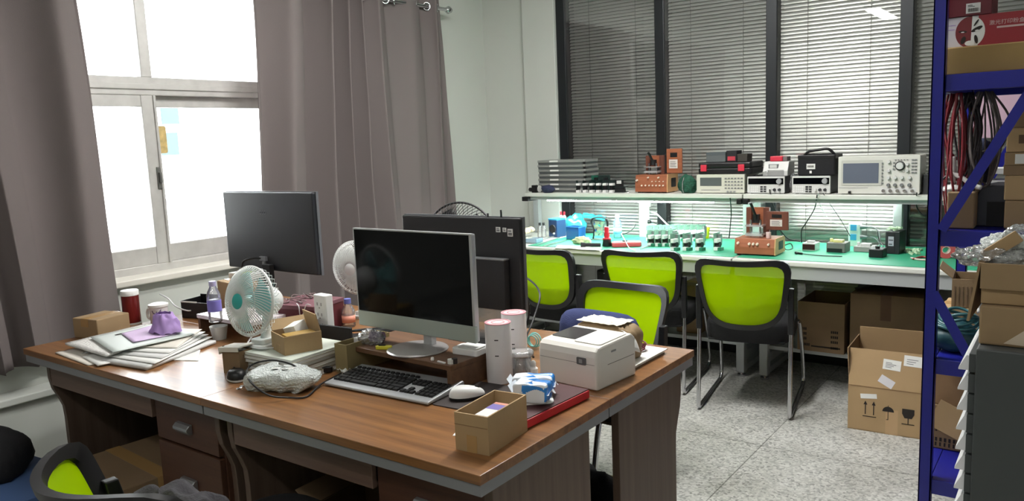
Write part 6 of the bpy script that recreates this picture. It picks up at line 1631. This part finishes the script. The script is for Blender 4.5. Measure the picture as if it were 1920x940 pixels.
obj('red_print', MB().box(xs, -.0006, 0, W, 0, H).box(xs, 0, H, W, .32, H+.0006), M_DRED, tb)
cm_ = Q(1819, 60); rx, rz2 = .043, .051
def ell(a0, a1, m_=1, n=20): return [(cm_.x+rx*m_*math.cos(a0+(a1-a0)*i/n), cm_.z+rz2*m_*math.sin(a0+(a1-a0)*i/n)) for i in range(n+1)]
fm = obj('face_mask_print', MB().prism_y(ell(PI/2-.12, 3*PI/2+.05), -.0014, -.0006), mat('mask dark red', (112, 32, 36), .4), tb)
obj('white_half', MB().prism_y(ell(-PI/2+.05, PI/2-.12), -.0014, -.0006), mat('mask white', (226, 226, 222), .4), fm)
mk = MB(); e_ = lambda cx, cz, ax, az, rot=0, n=14: [(cm_.x+cx*rx+ax*rx*math.cos(2*PI*i/n)*math.cos(rot)-az*rx*math.sin(2*PI*i/n)*math.sin(rot), cm_.z+cz*rz2+ax*rx*math.cos(2*PI*i/n)*math.sin(rot)+az*rx*math.sin(2*PI*i/n)*math.cos(rot)) for i in range(n)]
for a_ in ((.45, .15, .42, .14, .45), (.4, .55, .3, .07, 1.0), (-.5, .05, .3, .08, -.1), (.42, -.5, .12, .34, .2), (-.45, -.5, .16, .3, -.3)): mk.prism_y(e_(*a_), -.0020, -.0014)
obj('black_marks', mk, M_INK, fm)
mk = MB()
for a_ in ((.45, .06, .13, .05, .2), (-.5, .02, .12, .04, 0), (0, -.72, .34, .2, 0)): mk.prism_y(e_(*a_), -.0026, -.0018)
obj('white_marks', mk, MATS['mask white'], fm)
c = Q(1888, 40)
lettering(tb, '激光打印粉盒', .0165, facing((c.x, -.0008, c.z)) @ Matrix.Scale(1, 4), mat('pale print', (208, 180, 178), .5), name='lettering')
c = Q(1888, 49); obj('pale_bar', MB().box(c.x-.028, -.001, c.z-.003, c.x+.05, -.0004, c.z+.003), MATS['pale print'], tb)
obj('lilac_lines', MB().box(Q(1778, 50).x, -.0008, Q(1778, 50).z, Q(1792, 50).x, -.0002, Q(1778, 50).z+.003).box(Q(1778, 58).x, -.0008, Q(1778, 58).z, Q(1790, 58).x, -.0002, Q(1778, 58).z+.003), mat('lilac print', (170, 150, 190), .5), tb)
zk2 = zt
x0, x1, zb, zt = rectY(1752, -40, 1862, 31, FY+.02, zk2+.0008)
db = thing('small_red_box', 'dark red box with a white barcode label topmost on the rack', 'box', (x0, FY+.025, zk2+.0008)); W, H = x1-x0, zt-zb
obj('body', MB().box(0, 0, 0, W, .2, H), mat('maroon box red', (96, 22, 34), .45), db, bevel=.002)
q0, q1 = PY(1811, 26, FY+.025)-db.location, PY(1839, 4, FY+.025)-db.location
lb = obj('barcode_label', MB().box(q0.x, -.0008, q0.z, q1.x, 0, q1.z), M_LGREY, db)
br = MB(); lw = q1.x-q0.x; lh = q1.z-q0.z
for i in range(14): br.box(q0.x+lw*(.15+.05*i), -.0014, q0.z+lh*.15, q0.x+lw*(.15+.05*i)+lw*(.018+.014*((i*5) % 3)/2), -.0008, q0.z+lh*.5)
br.box(q0.x+lw*.12, -.0014, q0.z+lh*.65, q0.x+lw*.6, -.0008, q0.z+lh*.7).box(q0.x+lw*.12, -.0014, q0.z+lh*.78, q0.x+lw*.45, -.0008, q0.z+lh*.83)
obj('barcode', br, M_INK, lb)
obj('pale_stripe', MB().box(.0, -.0006, H*.08, W*.25, 0, H*.14).box(-.0006, 0, .02, 0, .2, H*.9), mat('pink stripe', (196, 130, 140), .5), db)
# ---- hanging test leads
rn = random.Random(5); zh = L1-.058
cr_ = mat('lead red', (116, 24, 36), .45); cd_ = mat('lead dark', (34, 26, 30), .5); cg_ = mat('lead grey', (96, 88, 86), .5)
names = {'r': 'red test lead looped under the rack top level, in the left bunch', 'd': 'dark test lead looped under the rack top level, in the middle', 'g': 'grey brown test lead looped under the rack top level, in the right bunch'}
for i in range(26):
    kd = 'r' if i < 9 else ('d' if i < 17 else 'g')
    px = {'r': 1792, 'd': 1820, 'g': 1848}[kd]+rn.uniform(-9, 9)
    Y = 3.10+rn.uniform(0, .12); c = PY(px, 180, Y); Lh = rn.uniform(.22, .52)*(1 if kd != 'g' else .8); dx = rn.uniform(.012, .045)*(1.4 if kd == 'g' else 1)
    pts = [(c.x-dx*.3, Y, zh), (c.x-dx+rn.uniform(-.01, .01), Y+.01, zh-Lh*.35), (c.x-dx*.8+rn.uniform(-.015, .015), Y+rn.uniform(-.02, .02), zh-Lh*.75), (c.x, Y, zh-Lh), (c.x+dx*.7, Y-.01, zh-Lh*.8), (c.x+dx+rn.uniform(-.01, .015), Y+rn.uniform(-.02, .02), zh-Lh*.4), (c.x+dx*.2, Y+.005, zh)]
    o = obj('test_lead', MB().tube(spline(pts, 6), rn.uniform(.0028, .0042), 6), {'r': cr_, 'd': cd_, 'g': cg_}[kd], smooth=True)
    tag(o, names[kd], 'test lead', {'r': 'red leads hanging in the left bunch', 'd': 'dark leads hanging in the middle bunch', 'g': 'grey leads hanging in the right bunch'}[kd])
# ---- second level
def rectbox(px0, py0, px1, py1, Y, z): return rectY(px0, py0, px1, py1, Y, z)
x0, x1, zb, zt = rectY(1774, 361, 1828, 430, FY+.02, L2+.0005)
carton('brown carton on the second rack level under the white stand', (x0, FY+.02, L2+.0005), 0, x1-x0, .22, zt-zb, M_CARD3, open=False, tape=None, name='closed_carton')
c = PY(1785, 355, FY+.08)
ls = thing('lamp_stand', 'white stand with bent arm on the rack carton, below the hanging leads', 'stand', (c.x, FY+.09, zt+.001))
obj('base', MB().lathe([(.035, 0), (.036, .006), (.02, .02), (0, .022)], 24), M_LGREY, ls, smooth=True, auto=40)
obj('pole', MB().tube(spline([(0, 0, .02), (.004, 0, .06), (.0, 0, .12)], 5), .007, 8), M_LGREY, ls, smooth=True)
obj('arm', MB().tube(spline([(0, 0, .06), (.03, -.01, .045), (.06, -.02, .022), (.09, -.03, .012)], 5), .008, 8), M_LGREY, ls, smooth=True)
obj('lead', MB().tube(spline([(-.005, 0, .065), (-.03, -.01, .04), (-.045, -.02, .015), (-.055, -.03, .02)], 5), .004, 6), M_CABLE, ls, smooth=True)
bm = MB(); bm.sheet(blob(.06, .06, .085, 101, .15, 1.8, .85), 26, 16, True)
c = PY(1834, 380, FY+.32)
dg = thing('grey_case', 'dark grey arched case on the second rack level behind the brown carton', 'case', (PY(1830, 400, FY+.15).x, FY+.12, L2+.0005)); z8 = PY(1850, 347, FY+.15).z-L2
obj('body', MB().prism_y([(0, 0), (0, z8*.75), (.02, z8*.95), (.05, z8), (.16, z8*.98), (.17, z8*.9), (.17, 0)], 0, .2), mat('slate plastic', (62, 64, 74), .45), dg, bevel=.004)
obj('front_gap', MB().box(.035, -.002, .0, .17, 0, z8*.6), M_BLACKM, dg)
tag(obj('navy_bag', bm, mat('navy pouch', (44, 50, 78), .8), smooth=True), 'navy blue bag standing on the grey arched case on the rack', 'bag', loc=(PY(1832, 330, FY+.25).x, FY+.24, L2+z8+.002))
prs = [(1884, 376, 405, 'lowest flat carton of the right stack on the second rack level'), (1884, 329, 376, 'tall plain carton second in the right stack on the rack'), (1882, 310, 329, 'flat carton third in the right stack on the rack'), (1884, 286, 310, 'carton with a white label fourth in the right stack on the rack'), (1888, 240, 286, 'carton with a dark square mark fifth in the right stack'), (1900, 200, 240, 'carton topmost in the right stack under the top level')]
zz = L2+.0005; 
for i, (px, pt_, pb_, lab) in enumerate(prs):
    xa = PY(px, pt_, FY+.06).x; ztop = PY(px, pt_, FY+.06).z
    if i == 0: zz = L2+.0005
    h_ = max(.03, ztop-zz)
    cc_ = carton(lab, (xa, FY+.06, zz), 0, .28, .25, h_-.001, [M_CARD, M_CARD2, M_CARD3][i % 3], open=False, tape=None if i != 0 else 'y', name='closed_carton')
    if 'white label' in lab: obj('paper_label', MB().box(.03, -.0008, h_*.1, .2, 0, h_*.85), M_PAPER, cc_)
    if 'dark square' in lab: obj('square_mark', MB().box(.035, -.0008, h_*.35, .07, 0, h_*.7).box(.042, -.0012, h_*.43, .063, -.0006, h_*.62), mat('brown print', (92, 70, 50), .8), cc_)
    zz += h_
rl_ = thing('ruler_board', 'white slatted tray behind the grey case on the second rack level', 'tray', (PY(1848, 345, FY+.5).x, FY+.42, L2+.0005))
for k in range(4): obj('slat', MB().box(0, 0, .03+.045*k, .16, .12, .05+.045*k), M_LGREY, rl_)
for x in (0, .152): obj('side', MB().box(x, 0, 0, x+.008, .12, .2), M_LGREY, rl_)
# ---- third level
x0, x1, zb, zt = rectY(1762, 578, 1815, 668, FY+.3, L3+.0005)
carton('brown carton at the back of the third rack level behind the teal bag', (x0, FY+.28, L3+.0005), 0, .26, .2, zt-zb, M_CARD2, open=False, tape='x', name='closed_carton')
zz = zt
x0, x1, zb, zt = rectY(1784, 512, 1835, 577, FY+.3, zz+.002)
cg = carton('ribbed open carton standing on the brown carton at the third rack level', (x0, FY+.29, zz+.002), R(4), .2, .18, (zt-zb)*.8, M_CARD, open=True, flaps={'l': (50, .06)}, tape=None, name='open_carton')
rb = MB()
for i in range(14): rb.box(.006+.0137*i, -.002, .005, .011+.0137*i, .0, (zt-zb)*.6)
obj('ribs', rb, M_CARD3, cg)
bm = MB(); bm.sheet(lambda u, v: (.1*u, -.012-.02*v+.012*noise.noise(Vector((u*5, v*5, 3))), -.13*v+.02*math.sin(u*4)), 14, 14)
tag(obj('white_cloth', bm, M_PAPER, smooth=True, solid=.003), 'white crumpled cloth hanging over the ribbed carton on the rack', 'cloth', loc=(x0+.09, FY+.28, zz+.002+(zt-zb)*.8+.012))
bm = MB(); bm.sheet(blob(.085, .08, .055, 111, .18, 2, .9), 30, 16, True)
c = PY(1785, 660, FY+.12)
tb_ = thing('teal_bag', 'dark teal bag with coiled tubing on the third rack level', 'bag', (c.x+.005, FY+.12, L3+.0005))
obj('bag', bm, mat('dark teal', (22, 66, 74), .5), tb_, smooth=True)
cl = MB()
for k in range(5): cl.tube([((.078-.006*k)*math.cos(2*PI*i/30)+.004*k, (.07-.004*k)*math.sin(2*PI*i/30), .085+.012*k+.01*math.sin(4*PI*i/30+k)) for i in range(30)], .006, 6, True)
obj('tubing', cl, mat('teal tube', (46, 92, 98), .35), tb_, smooth=True)
# ---- fourth level
x0, x1, zb, zt = rectY(1745, 700, 1830, 862, FY+.27, L4+.0005)
hA = (zt-zb)*.55
c4 = carton('carton with rows of dark lettering on the fourth rack level', (x0, FY+.27, L4+.0005), 0, .34, .3, hA, M_CARD3, open=False, tape=None, name='closed_carton')
for j, z_ in enumerate((.06, .17)):
    pr = MB()
    for i in range(11): pr.box(.012+.0155*i, -.0008, hA*z_, .012+.0155*i+.006+.004*((i*3+j) % 3)/2, 0, hA*(z_+.085))
    obj('lettering', pr, M_INK, c4)
pr = MB()
for i in range(9): pr.box(.012+.017*i, -.0008, hA*.4, .012+.017*i+.007, 0, hA*.43)
obj('lettering', pr, M_INK, c4)
carton('brown scuffed carton stacked on the lettered carton of the rack', (x0+.002, FY+.275, L4+.001+hA), 0, .32, .28, zt-zb-hA, mat('scuffed cardboard', (150, 118, 86), .85, var=.25, scale=6), open=False, tape='x', name='closed_carton')
c = PY(1772, 790, FY+.23)
tag(obj('card_sheet', MB().box(-.09, 0, -.06, .1, .004, .05), M_CARD2), 'loose cardboard sheet leaning against the lettered carton on the rack', 'cardboard', loc=(c.x+.045, FY+.228, c.z), rot=(R(-8), R(24), 0))
# =================================================================== ON THE DRAWER CABINET
KY = CY0+.03
x0, x1, zb, zt = rectY(1834, 586, 2010, 646, KY, cz+.0005)
k1 = carton('torn taped carton lowest on the grey drawer cabinet', (x0, KY, cz+.0005), R(-1), .2, .2, zt-zb, M_CARD, open=False, tape=None, name='closed_carton')
tt = MB(); H = zt-zb
tt.add([(.035, -.0008, H*.08), (.105, -.0008, H*.04), (.1, -.0008, H*.55), (.085, -.0008, H*.3), (.078, -.0008, H*.62), (.066, -.0008, H*.5)], [(0, 1, 2, 3), (0, 3, 4, 5)])
obj('torn_tape', tt, mat('torn white tape', (206, 190, 168), .6), k1)
zz = zt+.001
x0, x1, zb, zt = rectY(1838, 552, 2010, 584, KY+.012, zz)
k2 = carton('shallow carton in the middle of the three on the drawer cabinet', (x0, KY+.012, zz), R(1), .19, .19, zt-zb, M_CARD2, open=False, tape=None, name='closed_carton')
zz = zt+.001
x0, x1, zb, zt = rectY(1837, 502, 2010, 550, KY+.004, zz)
k3 = carton('open carton topmost on the drawer cabinet, filled with bubble wrap', (x0, KY+.004, zz), R(-1), .2, .2, zt-zb, M_CARD, open=True, flaps={'l': (172, .1)}, tape=None, name='open_carton')
zr = zt
for i, (px, py, sx, sy, sz, sd) in enumerate(((1862, 480, .05, .045, .02, 121), (1895, 470, .045, .05, .03, 133), (1915, 455, .04, .05, .035, 141))):
    c = PY(px, 500, KY+.06+.03*i)
    bm = MB(); bm.sheet(blob(sx, sy, sz, sd, .4, 2.6, .7), 36, 20, True)
    tag(obj('bubble_wrap', bm, M_FILM if i != 1 else MATS['bubble wrap'], smooth=True), ['crumpled bubble wrap at the left of the topmost cabinet carton', 'bubble wrap in the middle of the topmost cabinet carton', 'bubble wrap at the right edge in the topmost cabinet carton'][i], 'bubble wrap', loc=(c.x, KY+.06+.03*i, zr-.012))
c = PY(1880, 470, KY+.05)
tag(obj('card_strip', MB().box(-.03, 0, -.008, .03, .012, .012), M_CARD2, bevel=.001), 'strip of cardboard poking from the bubble wrap on the cabinet', 'cardboard', loc=(c.x, KY+.035, zr+.022), rot=(0, R(-38), 0))
fl_ = MB(); c = PY(1815, 475, KY+.02)
fl_.sheet(lambda u, v: (-.03+.05*u, .04*v, .02-.02*u+.006*noise.noise(Vector((u*5, v*5, 2)))), 10, 8)
tag(obj('clear_film', fl_, M_FILM, smooth=True), 'loose corner of clear film sticking out left of the cabinet cartons', 'film', loc=(PY(1828, 480, KY+.03).x, KY+.03, zr-.004))
